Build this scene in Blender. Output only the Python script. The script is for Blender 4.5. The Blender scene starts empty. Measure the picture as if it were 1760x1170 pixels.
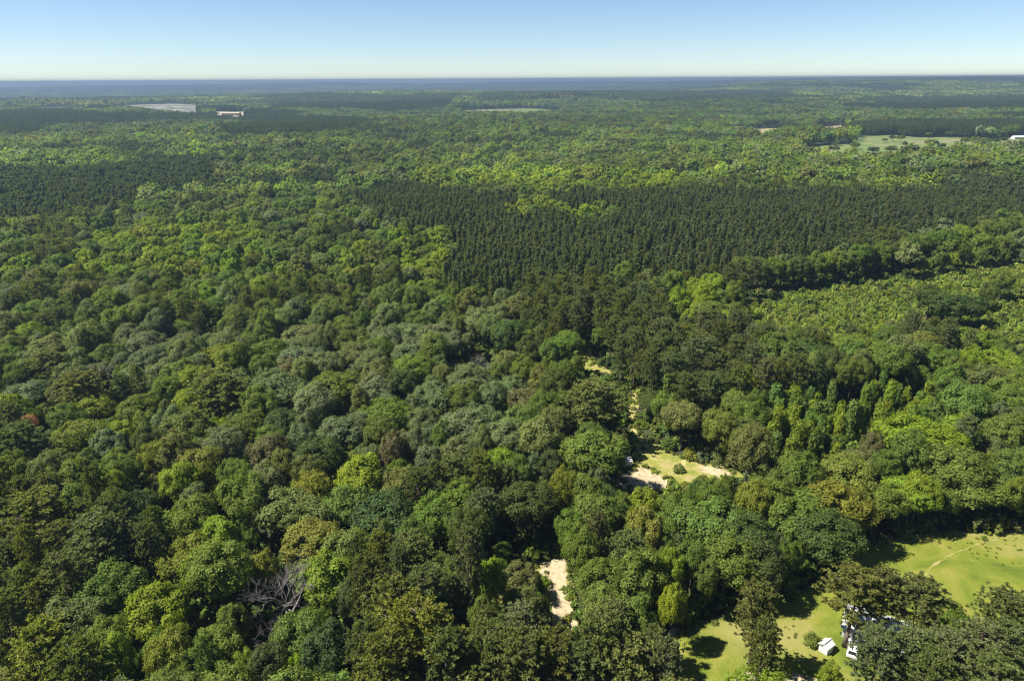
import bpy, math, random
import numpy as np
from mathutils import Vector, Euler

# ------------------------------------------------------------------ camera, sky, sun, exposure
SC = bpy.context.scene
COL = SC.collection
FPX, CXP, CYP = 1189.0, 880.0, 585.0          # focal length and centre in photograph pixels
PITCH = math.radians(20.67); ROLL = math.radians(0.33)      # the drone hangs slightly askew
CAMZ = 100.0
cam = bpy.data.objects.new('camera', bpy.data.cameras.new('camera'))
COL.objects.link(cam)
cam.location = (0, 0, CAMZ)
cam.rotation_euler = (Euler((math.radians(90) - PITCH, 0, 0)).to_matrix() @ Euler((0, 0, -ROLL)).to_matrix()).to_euler()
cam.data.sensor_width = 36.0
cam.data.lens = 36.0 * FPX / 1760.0
cam.data.clip_start = 1.0
cam.data.clip_end = 60000.0
SC.camera = cam

SUN_EL, SUN_AZ = math.radians(54), math.radians(-95)     # azimuth clockwise from +Y (view direction)
W = bpy.data.worlds.new("World"); SC.world = W; W.use_nodes = True
wn = W.node_tree; wn.nodes.clear()
sky = wn.nodes.new('ShaderNodeTexSky'); sky.sky_type = 'NISHITA'; sky.sun_disc = False
sky.sun_elevation = SUN_EL; sky.sun_rotation = SUN_AZ
sky.altitude = 900; sky.air_density = 0.84; sky.dust_density = 0.0; sky.ozone_density = 4.5
bg = wn.nodes.new('ShaderNodeBackground'); bg.inputs['Strength'].default_value = 0.050
wo = wn.nodes.new('ShaderNodeOutputWorld')
wn.links.new(sky.outputs[0], bg.inputs[0]); wn.links.new(bg.outputs[0], wo.inputs[0])
sun = bpy.data.objects.new('sun', bpy.data.lights.new('sun', 'SUN')); COL.objects.link(sun)
sun.data.energy = 5.0; sun.data.angle = math.radians(0.5); sun.data.color = (1.0, 0.95, 0.86)
sd = Vector((math.sin(SUN_AZ) * math.cos(SUN_EL), math.cos(SUN_AZ) * math.cos(SUN_EL), math.sin(SUN_EL)))
sun.rotation_euler = sd.to_track_quat('Z', 'Y').to_euler()
sun.location = (0, 0, 200)
SC.view_settings.view_transform = 'Standard'; SC.view_settings.look = 'None'
SC.view_settings.exposure = 1.42; SC.view_settings.gamma = 1.0
SC.view_settings.use_curve_mapping = False
SC.render.engine = 'CYCLES'
SC.cycles.use_denoising = True; SC.cycles.filter_width = 1.25
SC.cycles.max_bounces = 5; SC.cycles.diffuse_bounces = 3; SC.cycles.glossy_bounces = 1
SC.cycles.transmission_bounces = 3; SC.cycles.volume_bounces = 0; SC.cycles.transparent_max_bounces = 4
HAZE_DENSITY = 1.6e-4

# ------------------------------------------------------------------ terrain height and projection
def sstep(a, b, x):
    t = np.clip((x - a) / (b - a), 0, 1); return t * t * (3 - 2 * t)

def terrain(x, y):
    x = np.asarray(x, float); y = np.asarray(y, float)
    r = np.hypot(x, y); th = np.degrees(np.arctan2(x, np.maximum(y, 1e-6) if y.ndim == 0 else y))
    n = (np.sin(x / 83. + 1.3 + 0.8 * np.sin(y / 140.)) * np.cos(y / 105. + 0.4) * 3.0 + np.sin(x / 210. - y / 260. + 2.) * 4.0)
    h = n * sstep(230, 480, r)
    h = h + sstep(600, 2600, r) * (7 * np.sin(x / 700. + y / 520. + .5) + 6 * np.sin(x / 1150. - y / 900.))
    left = 1 - sstep(4, 24, th)
    rid = 26 * np.sin(r / 620. + x / 2100. + 1.0) + 14 * np.sin(x / 1300. + 2.2 * np.sin(r / 2500.))
    h = h + sstep(2600, 3700, r) * 8 - left * sstep(4200, 6000, r) * 42 + left * sstep(7000, 12500, r) * (34 + rid * 0.8)
    h = h + sstep(7, 26, th) * sstep(3800, 7200, r) * (42 + 4 * np.sin(x / 900.) + 7 * np.sin(r / 480. + x / 1500.)) + sstep(16, 36, th) * sstep(4200, 7000, r) * 10
    return h

def ray(px, py):
    a = (px - CXP) / FPX; b = (CYP - py) / FPX
    u = a * math.cos(ROLL) + b * math.sin(ROLL); v = -a * math.sin(ROLL) + b * math.cos(ROLL)
    return np.array([u, math.cos(PITCH) + v * math.sin(PITCH), -math.sin(PITCH) + v * math.cos(PITCH)])

def unproject(px, py, z=0.0):
    """the place in the world, z metres over the ground, that stands at a pixel of the photograph"""
    d = ray(px, py); hh = 0.0
    for _ in range(14):
        t = (hh + z - CAMZ) / d[2]
        t = min(max(t, 1), 15500) if t > 0 else 15500
        hh = 0.5 * hh + 0.5 * float(terrain(d[0] * t, d[1] * t))
    t = (hh + z - CAMZ) / d[2]
    return d[0] * t, d[1] * t

def project(x, y, z):
    c, s = math.cos(PITCH), math.sin(PITCH)
    dep = y * c - (z - CAMZ) * s
    up = y * s + (z - CAMZ) * c
    dep = np.maximum(dep, 1e-3)
    u = x / dep; v = up / dep; cr, sr = math.cos(ROLL), math.sin(ROLL)
    return CXP + FPX * (u * cr - v * sr), CYP - FPX * (u * sr + v * cr), dep

def inpoly(px, py, poly):
    px = np.asarray(px, float); py = np.asarray(py, float)
    ins = np.zeros(px.shape, bool); n = len(poly)
    for i in range(n):
        x0, y0 = poly[i]; x1, y1 = poly[(i + 1) % n]
        if y0 == y1: continue
        c = ((y0 > py) != (y1 > py)) & (px < (x1 - x0) * (py - y0) / (y1 - y0) + x0)
        ins ^= c
    return ins

def vnoise(x, y, s, seed):
    """smooth value noise in 0..1"""
    x = np.asarray(x) / s + seed * 17.3; y = np.asarray(y) / s - seed * 9.1
    xi = np.floor(x).astype(np.int64); yi = np.floor(y).astype(np.int64); xf = x - xi; yf = y - yi
    def hsh(a, b):
        v = np.sin(a * 127.1 + b * 311.7 + seed * 74.7) * 43758.5453
        return v - np.floor(v)
    xf = xf * xf * (3 - 2 * xf); yf = yf * yf * (3 - 2 * yf)
    return (hsh(xi, yi) * (1 - xf) + hsh(xi + 1, yi) * xf) * (1 - yf) + (hsh(xi, yi + 1) * (1 - xf) + hsh(xi + 1, yi + 1) * xf) * yf

# ------------------------------------------------------------------ mesh helpers
def mesh_from(name, V, F, mats=(), midx=None, smooth=False, tone=None):
    """V (n,3) array, F (m,k) array of equal-sized faces or list"""
    me = bpy.data.meshes.new(name)
    if isinstance(F, np.ndarray):
        n, k = F.shape
        me.vertices.add(len(V)); me.vertices.foreach_set('co', np.asarray(V, np.float32).ravel())
        me.loops.add(n * k); me.loops.foreach_set('vertex_index', F.astype(np.int32).ravel())
        me.polygons.add(n)
        me.polygons.foreach_set('loop_start', np.arange(0, n * k, k, dtype=np.int32))
        if midx is not None: me.polygons.foreach_set('material_index', np.asarray(midx, np.int32))
        me.update(calc_edges=True)
    else:
        me.from_pydata([tuple(v) for v in V], [], F)
        if midx is not None:
            for p, m in zip(me.polygons, midx): p.material_index = m
    if smooth: me.polygons.foreach_set('use_smooth', np.ones(len(me.polygons), bool))
    if tone is not None:
        at = me.attributes.new('tone', 'FLOAT_COLOR', 'POINT')
        at.data.foreach_set('color', np.asarray(tone, np.float32).ravel())
    for m in mats: me.materials.append(m)
    me.update()
    return me

class MB:
    """boxes, tubes and polygons gathered into one mesh"""
    def __init__(s): s.v = []; s.f = []; s.m = []
    def poly(s, pts, mi=0):
        i = len(s.v); s.v += [tuple(p) for p in pts]; s.f.append(tuple(range(i, i + len(pts)))); s.m.append(mi)
    def box(s, c, d, rz=0, mi=0, taper=1.0):
        cx, cy, cz = c; dx, dy, dz = d[0] / 2, d[1] / 2, d[2] / 2; i = len(s.v)
        ca, sa = math.cos(rz), math.sin(rz)
        for zz, t in ((-dz, 1), (dz, taper)):
            for a, b in ((-dx, -dy), (dx, -dy), (dx, dy), (-dx, dy)):
                a *= t; b *= t
                s.v.append((cx + a * ca - b * sa, cy + a * sa + b * ca, cz + zz))
        for q in ((3, 2, 1, 0), (4, 5, 6, 7), (0, 1, 5, 4), (1, 2, 6, 5), (2, 3, 7, 6), (3, 0, 4, 7)):
            s.f.append(tuple(i + k for k in q)); s.m.append(mi)
    def tube(s, pts, rad, sides=5, mi=0, cap=True):
        pts = [Vector(p) for p in pts]; n = len(pts); base = len(s.v)
        for k, p in enumerate(pts):
            t = (pts[min(k + 1, n - 1)] - pts[max(k - 1, 0)]).normalized()
            a = t.orthogonal().normalized() if k == 0 else (a - t * a.dot(t)).normalized()
            b = t.cross(a)
            for j in range(sides):
                w = 2 * math.pi * j / sides
                s.v.append(tuple(p + (a * math.cos(w) + b * math.sin(w)) * rad[k]))
        for k in range(n - 1):
            for j in range(sides):
                j2 = (j + 1) % sides
                s.f.append((base + k * sides + j, base + k * sides + j2, base + (k + 1) * sides + j2, base + (k + 1) * sides + j)); s.m.append(mi)
        if cap:
            s.f.append(tuple(base + (n - 1) * sides + j for j in range(sides))); s.m.append(mi)
            s.f.append(tuple(base + j for j in reversed(range(sides)))); s.m.append(mi)
    def mesh(s, name, mats, smooth=False): return mesh_from(name, s.v, s.f, mats, s.m, smooth)

def link(o, parent=None):
    COL.objects.link(o)
    if parent is not None: o.parent = parent
    return o
def obj(name, me, parent=None, loc=(0, 0, 0), rz=0.0):
    o = bpy.data.objects.new(name, me); o.location = loc; o.rotation_euler = (0, 0, rz)
    return link(o, parent)
def tag(o, label=None, cat=None, group=None, kind=None):
    for k, v in (('label', label), ('category', cat), ('group', group), ('kind', kind)):
        if v: o[k] = v
    return o

# ------------------------------------------------------------------ materials
def newmat(name):
    m = bpy.data.materials.new(name); m.use_nodes = True; nt = m.node_tree; nt.nodes.clear()
    return m, nt, nt.nodes, nt.links
def N(nt, typ, **kw):
    n = nt.nodes.new(typ)
    for k, v in kw.items(): setattr(n, k, v)
    return n

def leaf_material(name, transl=0.22, rough=0.55, spec=0.25, warm=0.5):
    m, nt, nd, lk = newmat(name)
    at = N(nt, 'ShaderNodeAttribute', attribute_type='INSTANCER', attribute_name='color')
    tn = N(nt, 'ShaderNodeAttribute', attribute_type='GEOMETRY', attribute_name='tone')
    gi = N(nt, 'ShaderNodeNewGeometry')
    mul = N(nt, 'ShaderNodeMix', data_type='RGBA', blend_type='MULTIPLY'); mul.inputs[0].default_value = 1
    lk.new(at.outputs['Color'], mul.inputs[6]); lk.new(tn.outputs['Color'], mul.inputs[7])
    # each leaf spray has its own tone
    hsv = N(nt, 'ShaderNodeHueSaturation')
    mr = N(nt, 'ShaderNodeMapRange'); mr.inputs['To Min'].default_value = 0.62; mr.inputs['To Max'].default_value = 1.38
    mh = N(nt, 'ShaderNodeMapRange'); mh.inputs['To Min'].default_value = 0.485; mh.inputs['To Max'].default_value = 0.515
    lk.new(gi.outputs['Random Per Island'], mr.inputs['Value']); lk.new(gi.outputs['Random Per Island'], mh.inputs['Value'])
    lk.new(mul.outputs[2], hsv.inputs['Color']); lk.new(mr.outputs[0], hsv.inputs['Value']); lk.new(mh.outputs[0], hsv.inputs['Hue'])
    p = N(nt, 'ShaderNodeBsdfPrincipled'); p.inputs['Roughness'].default_value = rough
    p.inputs['Specular IOR Level'].default_value = spec
    tr = N(nt, 'ShaderNodeBsdfTranslucent')
    tc = N(nt, 'ShaderNodeMix', data_type='RGBA', blend_type='MULTIPLY'); tc.inputs[0].default_value = 1
    tc.inputs[7].default_value = (1.35, 1.5, 0.55, 1)
    lk.new(hsv.outputs[0], tc.inputs[6]); lk.new(tc.outputs[2], tr.inputs[0])
    lk.new(hsv.outputs[0], p.inputs['Base Color'])
    mx = N(nt, 'ShaderNodeMixShader'); mx.inputs[0].default_value = transl
    lk.new(p.outputs[0], mx.inputs[1]); lk.new(tr.outputs[0], mx.inputs[2])
    o = N(nt, 'ShaderNodeOutputMaterial'); lk.new(mx.outputs[0], o.inputs[0])
    return m

def noise_material(name, stops, scale, detail=6, rough=0.9, bump=0.0, bscale=None, spec=0.2, dist=0.0, scale2=None, mix2=None):
    """colour ramp over noise in object space; optional second coloured noise laid over"""
    m, nt, nd, lk = newmat(name)
    tc = N(nt, 'ShaderNodeTexCoord')
    n1 = N(nt, 'ShaderNodeTexNoise'); n1.inputs['Scale'].default_value = scale; n1.inputs['Detail'].default_value = detail
    n1.inputs['Roughness'].default_value = 0.62; n1.inputs['Distortion'].default_value = dist
    lk.new(tc.outputs['Object'], n1.inputs['Vector'])
    cr = N(nt, 'ShaderNodeValToRGB')
    while len(cr.color_ramp.elements) < len(stops): cr.color_ramp.elements.new(0.5)
    for e, (p_, c_) in zip(cr.color_ramp.elements, stops): e.position = p_; e.color = (*c_, 1)
    lk.new(n1.outputs[0], cr.inputs[0]); out = cr.outputs[0]
    if mix2:
        n2 = N(nt, 'ShaderNodeTexNoise'); n2.inputs['Scale'].default_value = scale2; n2.inputs['Detail'].default_value = 5; n2.inputs['Roughness'].default_value = 0.6
        lk.new(tc.outputs['Object'], n2.inputs['Vector'])
        r2 = N(nt, 'ShaderNodeMapRange'); r2.inputs['From Min'].default_value = mix2[1]; r2.inputs['From Max'].default_value = mix2[2]
        lk.new(n2.outputs[0], r2.inputs[0])
        mm = N(nt, 'ShaderNodeMix', data_type='RGBA'); lk.new(r2.outputs[0], mm.inputs[0])
        lk.new(out, mm.inputs[6]); mm.inputs[7].default_value = (*mix2[0], 1); out = mm.outputs[2]
    p = N(nt, 'ShaderNodeBsdfPrincipled'); p.inputs['Roughness'].default_value = rough; p.inputs['Specular IOR Level'].default_value = spec
    lk.new(out, p.inputs['Base Color'])
    if bump:
        nb = N(nt, 'ShaderNodeTexNoise'); nb.inputs['Scale'].default_value = bscale or scale * 4; nb.inputs['Detail'].default_value = 4
        lk.new(tc.outputs['Object'], nb.inputs['Vector'])
        b = N(nt, 'ShaderNodeBump'); b.inputs['Strength'].default_value = 1.0; b.inputs['Distance'].default_value = bump
        lk.new(nb.outputs[0], b.inputs['Height']); lk.new(b.outputs[0], p.inputs['Normal'])
    o = N(nt, 'ShaderNodeOutputMaterial'); lk.new(p.outputs[0], o.inputs[0])
    return m

M = {}
M['leaf'] = leaf_material('leaves', 0.44, 0.6, 0.12)
M['needle'] = leaf_material('needles', 0.44, 0.65, 0.1)
M['bark'] = noise_material('bark', [(0.3, (0.05, 0.04, 0.032)), (0.7, (0.14, 0.115, 0.095))], 3.0, bump=0.03)
M['pinebark'] = noise_material('pine_bark', [(0.3, (0.07, 0.05, 0.04)), (0.7, (0.2, 0.155, 0.13))], 2.5, bump=0.03)
M['dead'] = noise_material('dead_wood', [(0.3, (0.14, 0.12, 0.11)), (0.7, (0.27, 0.24, 0.22))], 1.5)
M['ground'] = noise_material('forest_floor', [(0.3, (0.022, 0.024, 0.012)), (0.55, (0.032, 0.04, 0.016)), (0.75, (0.045, 0.05, 0.02))], 0.03, bump=0.3, bscale=0.4)
M['grass'] = noise_material('mown_grass', [(0.36, (0.064, 0.092, 0.009)), (0.46, (0.10, 0.125, 0.012)), (0.55, (0.14, 0.148, 0.020)), (0.65, (0.185, 0.165, 0.045))],
                            0.07, detail=10, bump=0.12, bscale=1.6, dist=0.6, scale2=0.03, mix2=((0.19, 0.175, 0.06), 0.54, 0.74))
M['rough_grass'] = noise_material('rough_grass', [(0.3, (0.10, 0.13, 0.02)), (0.46, (0.17, 0.175, 0.035)), (0.6, (0.26, 0.215, 0.09)), (0.75, (0.12, 0.15, 0.025))],
                            0.22, detail=9, bump=0.2, bscale=1.4, scale2=0.12, mix2=((0.48, 0.37, 0.2), 0.58, 0.7))
M['sand'] = noise_material('pale_sand', [(0.34, (0.17, 0.13, 0.065)), (0.43, (0.28, 0.23, 0.14)), (0.56, (0.35, 0.295, 0.19)), (0.68, (0.23, 0.18, 0.10))],
                            0.55, detail=9, bump=0.15, bscale=1.2, scale2=0.9, mix2=((0.22, 0.19, 0.07), 0.60, 0.74))
M['field'] = noise_material('pasture', [(0.35, (0.07, 0.11, 0.03)), (0.5, (0.105, 0.14, 0.04)), (0.65, (0.15, 0.155, 0.065))], 0.03, detail=8, scale2=0.014, mix2=((0.21, 0.17, 0.10), 0.52, 0.64))
M['tanfield'] = noise_material('dry_field', [(0.3, (0.18, 0.16, 0.07)), (0.7, (0.29, 0.235, 0.12))], 0.02)
M['bare'] = noise_material('bare_ground', [(0.35, (0.10, 0.10, 0.08)), (0.5, (0.2, 0.185, 0.165)), (0.65, (0.3, 0.275, 0.25))], 0.02, detail=9, scale2=0.012, mix2=((0.07, 0.09, 0.04), 0.48, 0.56))
M['white'] = noise_material('white_paint', [(0.35, (0.45, 0.45, 0.45)), (0.65, (0.6, 0.6, 0.6))], 0.8, rough=0.5, spec=0.4)
M['whiteroof'] = noise_material('white_metal_roof', [(0.35, (0.42, 0.42, 0.43)), (0.65, (0.56, 0.56, 0.56))], 0.5, rough=0.35, spec=0.5)
M['siding'] = noise_material('grey_siding', [(0.35, (0.34, 0.36, 0.36)), (0.65, (0.44, 0.46, 0.46))], 0.7, rough=0.7)
M['brick'] = noise_material('red_brick', [(0.35, (0.25, 0.1, 0.06)), (0.65, (0.38, 0.17, 0.1))], 4, rough=0.9)
M['cream'] = noise_material('cream_wall', [(0.35, (0.3, 0.26, 0.18)), (0.65, (0.4, 0.345, 0.25))], 0.2, rough=0.7)
M['blue'] = noise_material('blue_roof', [(0.35, (0.03, 0.07, 0.12)), (0.65, (0.05, 0.10, 0.16))], 0.2, rough=0.5)
M['glass'] = noise_material('dark_glass', [(0.35, (0.015, 0.018, 0.02)), (0.65, (0.03, 0.035, 0.04))], 1.0, rough=0.08, spec=0.8)
M['dark'] = noise_material('black_rubber', [(0.35, (0.02, 0.02, 0.02)), (0.65, (0.035, 0.035, 0.035))], 2, rough=0.8)
M['concrete'] = noise_material('concrete', [(0.35, (0.3, 0.29, 0.27)), (0.65, (0.42, 0.4, 0.38))], 1.5)
M['metal'] = noise_material('grey_metal', [(0.35, (0.3, 0.3, 0.3)), (0.65, (0.42, 0.42, 0.42))], 2, rough=0.4, spec=0.6)

# ------------------------------------------------------------------ foliage meshes
def unit(v): return v / np.maximum(np.linalg.norm(v, axis=-1, keepdims=True), 1e-6)
def rand_unit(rng, n): return unit(rng.normal(size=(n, 3)))

def quads(C, Nrm, size, rng, aspect=1.5):
    """one leaf spray (a bent four-cornered blade) at each centre, facing its normal"""
    n = len(C); a = unit(np.cross(Nrm, rand_unit(rng, n))); b = np.cross(Nrm, a)
    L = (size * rng.uniform(0.7, 1.3, n))[:, None]; Wd = L / aspect
    V = np.empty((n, 4, 3))
    V[:, 0] = C - a * L * 0.5; V[:, 2] = C + a * L * 0.5
    V[:, 1] = C + b * Wd * 0.5 - Nrm * L * 0.12; V[:, 3] = C - b * Wd * 0.5 - Nrm * L * 0.12
    return V.reshape(-1, 3)

def fib(n, rng, zmin):
    k = np.arange(n) + 0.5; z = 1 - (1 - zmin) * k / n; ph = k * 2.39996 + rng.uniform(0, 6.28)
    s = np.sqrt(np.maximum(0, 1 - z * z)); d = np.stack([s * np.cos(ph), s * np.sin(ph), z], 1)
    return unit(d + rng.normal(size=d.shape) * 0.16)

def crown_points(rng, rad, zc, nl, lr, nsub, per, zmin=-0.45, lump=0.2, gap=0.0, sub_spread=0.33, flat=0.34):
    """centres and normals of the leaf sprays of a lobed crown"""
    d = fib(nl, rng, zmin)
    big = rng.normal(size=(5, 3)); big = unit(big)                          # a few large bulges make the outline uneven
    bul = 1 + lump * np.max(np.clip(d @ big.T, 0, 1) ** 3, axis=1) - lump * 0.5 + rng.normal(size=nl) * 0.07
    Lc = d * np.array(rad) * 0.78 * bul[:, None]; keep = rng.uniform(size=nl) > gap
    Lc, dl = Lc[keep], d[keep]; nl = len(Lc)
    lrad = rng.uniform(lr[0], lr[1], nl)
    sd_ = unit(rand_unit(rng, nl * nsub) + np.repeat(dl, nsub, 0) * 0.75 + np.array([0, 0, 0.35]))
    Sc = np.repeat(Lc, nsub, 0) + sd_ * np.repeat(lrad, nsub)[:, None]
    nrm = unit(np.repeat(sd_, per, 0) * 0.8 + rand_unit(rng, nl * nsub * per) * flat + np.array([0, 0, 0.25]))
    C = np.repeat(Sc, per, 0) + rng.normal(size=(nl * nsub * per, 3)) * sub_spread
    tone = np.repeat(rng.uniform(0.86, 1.14, nl * nsub), per)
    C[:, 2] += zc
    return C, nrm, tone, Lc + np.array([0, 0, zc])

def finish_leaves(name, parts, rng, mat):
    """parts: list of (C, nrm, size, tone, aspect)"""
    Vs, T = [], []
    for C, nr, size, tone, asp in parts:
        Vs.append(quads(C, nr, size, rng, asp)); T.append(np.repeat(tone, 4))
    V = np.concatenate(Vs); T = np.concatenate(T)
    F = np.arange(len(V)).reshape(-1, 4)
    tone = np.stack([T, T, T, np.ones_like(T)], 1)
    return mesh_from(name, V, F, [mat], tone=tone)

def inner(rng, rad, zc, n, f=0.6):
    d = rand_unit(rng, n) * (rng.uniform(0, 1, n) ** 0.33)[:, None]
    C = d * np.array(rad) * f; C[:, 2] += zc
    return C, unit(rand_unit(rng, n) + np.array([0, 0, .5])), np.full(n, 0.9)

def broadleaf(seed, lod, style):
    """crown of unit size: radius about 5 m, height 16 m. styles: 0 tight round oak, 1 open tall poplar, 2 broad spreading"""
    rng = np.random.default_rng(seed)
    rad, zc, nl, lr, gap, lump = [((5, 5, 4.6), 10.6, 52, (0.85, 1.6), 0.08, .42), ((4.4, 4.4, 6.2), 10.2, 52, (0.75, 1.35), 0.16, .45),
                                  ((5.4, 5.2, 3.8), 11.6, 54, (0.8, 1.45), 0.12, .55)][style]
    if lod == 0: ns, per, sz, sp, ni, isz = 17, 14, 0.38, 0.30, 260, 1.2
    elif lod == 1: nl = int(nl * .72); ns, per, sz, sp, ni, isz = 10, 6, 0.78, 0.38, 70, 1.8
    else: nl = int(nl * .42); ns, per, sz, sp, ni, isz = 4, 3, 1.75, 0.55, 20, 3.0; lr = (lr[0] * 1.3, lr[1] * 1.3)
    C, nr, tn, Lc = crown_points(rng, rad, zc, nl, lr, ns, per, lump=lump, gap=gap, sub_spread=sp, zmin=-0.6)
    parts = [(C, nr, sz, tn, 1.35)]
    Ci, ni_, ti = inner(rng, rad, zc, ni, 0.66); parts.append((Ci, ni_, isz, ti, 1.2))
    return finish_leaves('broadleaf_crown', parts, rng, M['leaf']), Lc, zc

def trunk_mesh(name, seed, h, r, mat, Lc=None, zsplit=None, nlimb=9, lean=0.3):
    rng = random.Random(seed); mb = MB()
    pts = [(0, 0, -0.6)]; n = 6
    for k in range(1, n + 1):
        pts.append((rng.uniform(-lean, lean) * k / n, rng.uniform(-lean, lean) * k / n, h * k / n))
    mb.tube(pts, [r * 1.35] + [r * (1 - 0.8 * k / n) for k in range(1, n + 1)], 7)
    if Lc is not None:
        for L in rng.sample(list(Lc), min(nlimb, len(Lc))):
            z0 = max(zsplit, L[2] - abs(rng.uniform(1.5, 4.5))); z0 = min(z0, h * 0.9)
            b = Vector((0, 0, z0)); e = Vector(L); mid = b.lerp(e, 0.5) + Vector((0, 0, -0.4))
            rr = r * 0.42 * (1 - 0.5 * z0 / h)
            mb.tube([b, mid, e], [rr, rr * 0.6, rr * 0.2], 4, cap=False)
    return mb.mesh(name, [mat], True)

def pine(seed, lod, style):
    """natural pine: long clean trunk and an irregular rounded crown of needle tufts; unit height 21 m, crown radius 3.9. style 2: narrow plantation pine"""
    rng = np.random.default_rng(seed + 500)
    if style == 2: H, R0, z0, nb = 17.0, 1.9, 5.0, (70, 56, 26)[lod]
    elif style == 1: H, R0, z0, nb = 20.0, 3.3, 7.5, (95, 46, 20)[lod]
    else: H, R0, z0, nb = 21.0, 4.1, 9.0, (105, 50, 22)[lod]
    t = (np.arange(nb) + rng.uniform(0, 1, nb)) / nb
    z = z0 + (H - z0) * t ** 0.85
    prof = np.sin(np.clip((1 - (z - z0) / (H - z0 + .6)), 0, 1) ** 0.62 * 2.2) * 0.98
    if style == 2: prof = np.clip(1 - (z - z0) / (H - z0 + .3), 0, 1) ** 0.7
    R = R0 * np.clip(prof, 0.08, 1) * rng.uniform(0.62, 1.18, nb)
    ph = np.arange(nb) * 2.39996 + rng.uniform(0, .8, nb)
    up = rng.uniform(-0.05, 0.45, nb)
    D = np.stack([np.cos(ph), np.sin(ph), up], 1)
    ntuft, per, ln, sz = [(6, 17, 0.6, .2), (4, 9, 0.95, .4), (2, 7, 1.5, .7)][lod]
    if style == 2: ln, per = (ln * 0.72, int(per * 1.4)) if lod == 1 else (ln * .85, per)
    fr = np.linspace(0.42, 1.0, ntuft)
    Cb = np.stack([np.zeros(nb), np.zeros(nb), z], 1)[:, None] + D[:, None] * (R[:, None] * fr)[..., None]
    Cb = Cb + rng.normal(size=Cb.shape) * np.array([.38, .38, .22])
    Cb = Cb.reshape(-1, 3); nt_ = len(Cb)
    dirs = unit(rand_unit(rng, nt_ * per) + np.array([0, 0, 0.55]))
    C0 = np.repeat(Cb, per, 0) + dirs * (0.35 * ln)
    side = unit(np.cross(dirs, rand_unit(rng, len(dirs))))
    L = (ln * rng.uniform(.7, 1.2, len(dirs)))[:, None]; Wd = L * (0.34 if lod == 0 else 0.46 if lod == 1 else .6)
    V = np.stack([C0 - dirs * L * .5, C0 + side * Wd * .5, C0 + dirs * L * .5, C0 - side * Wd * .5], 1).reshape(-1, 3)
    tn = np.repeat(rng.uniform(0.85, 1.15, nt_), per * 4)
    me = mesh_from('pine_crown', V, np.arange(len(V)).reshape(-1, 4), [M['needle']], tone=np.stack([tn, tn, tn, np.ones_like(tn)], 1))
    ends = [(Vector((0, 0, z[i] - 0.2)), Vector((D[i] * R[i] * 0.95 + np.array([0, 0, z[i]])))) for i in range(0, nb, 2)]
    return me, ends, H

def pine_trunk(seed, H, r, ends, dead_limbs=5):
    rng = random.Random(seed); mb = MB(); n = 7; pts = [(0, 0, -0.6)]; s = rng.uniform(-.35, .35); q = rng.uniform(-.35, .35)
    for k in range(1, n + 1): pts.append((s * math.sin(k / n * 3), q * math.sin(k / n * 3), H * 0.98 * k / n))
    mb.tube(pts, [r * 1.3] + [r * (1 - 0.86 * k / n) for k in range(1, n + 1)], 7)
    for b, e in ends: mb.tube([b, e], [0.07, 0.02], 3, cap=False)
    for _ in range(dead_limbs):
        z = rng.uniform(H * .25, H * .48); a = rng.uniform(0, 6.28); L = rng.uniform(.6, 1.6)
        mb.tube([(0, 0, z), (L * math.cos(a), L * math.sin(a), z + .1)], [.05, .02], 3, cap=False)
    return mb.mesh('pine_trunk', [M['pinebark']], True)

def young(seed, lod):
    """young tree or sapling of the regrowth: 5 m tall, radius 1.8"""
    rng = np.random.default_rng(seed + 900)
    nl, ns, per, sz = [(20, 7, 6, .38), (11, 4, 4, .75), (7, 3, 3, 1.1)][lod]
    C, nr, tn, Lc = crown_points(rng, (1.75, 1.75, 2.4), 2.7, nl, (.35, .7), ns, per, lump=.4, gap=.1, sub_spread=.16 + .1 * lod, zmin=-.8)
    Ci, n2, t2 = inner(rng, (1.7, 1.7, 2.2), 2.6, 24, .6)
    return finish_leaves('young_crown', [(C, nr, sz, tn, 1.4), (Ci, n2, .8, t2, 1.2)], rng, M['leaf']), Lc

def vine_column(seed):
    """a trunk smothered in climbing vines: draped column 14 m tall"""
    rng = np.random.default_rng(seed + 1300); H = 14.0
    nl = 60; t = (np.arange(nl) + .5) / nl; ph = np.arange(nl) * 2.39996
    R = 0.95 * (0.75 + 0.5 * np.sin(t * 9 + seed) ** 2) * np.where(t > .93, .6, 1) * (1.25 - .45 * t)
    Lc = np.stack([R * np.cos(ph) + .5 * np.sin(t * 3 + seed), R * np.sin(ph), H * t + .3], 1)
    ns, per = 9, 7
    out = np.stack([np.cos(ph), np.sin(ph), np.full(nl, .1)], 1)
    sdv = unit(rand_unit(rng, nl * ns) + np.repeat(out, ns, 0) * .8)
    Sc = np.repeat(Lc, ns, 0) + sdv * .55
    nr = unit(np.repeat(sdv, per, 0) + rand_unit(rng, nl * ns * per) * .5 + np.array([0, 0, .3]))
    C = np.repeat(Sc, per, 0) + rng.normal(size=(nl * ns * per, 3)) * np.array([.16, .16, .3])
    tn = np.repeat(rng.uniform(.82, 1.18, nl * ns), per)
    Ci = np.stack([.4 * rng.normal(size=90), .4 * rng.normal(size=90), rng.uniform(.5, H - .6, 90)], 1)
    return finish_leaves('vine_drape', [(C, nr, .42, tn, 1.4), (Ci, rand_unit(rng, 90), .9, np.full(90, .9), 1.2)], rng, M['leaf'])

def bush(seed, lod=1):
    rng = np.random.default_rng(seed + 1700)
    nl, ns, per, sz = [(18, 8, 6, .34), (10, 5, 4, .7)][lod]
    C, nr, tn, Lc = crown_points(rng, (1.6, 1.5, 1.1), .7, nl, (.3, .6), ns, per, lump=.5, gap=.08, sub_spread=.2, zmin=-.3)
    return finish_leaves('bush_leaves', [(C, nr, sz, tn, 1.4)], rng, M['leaf'])

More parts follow.
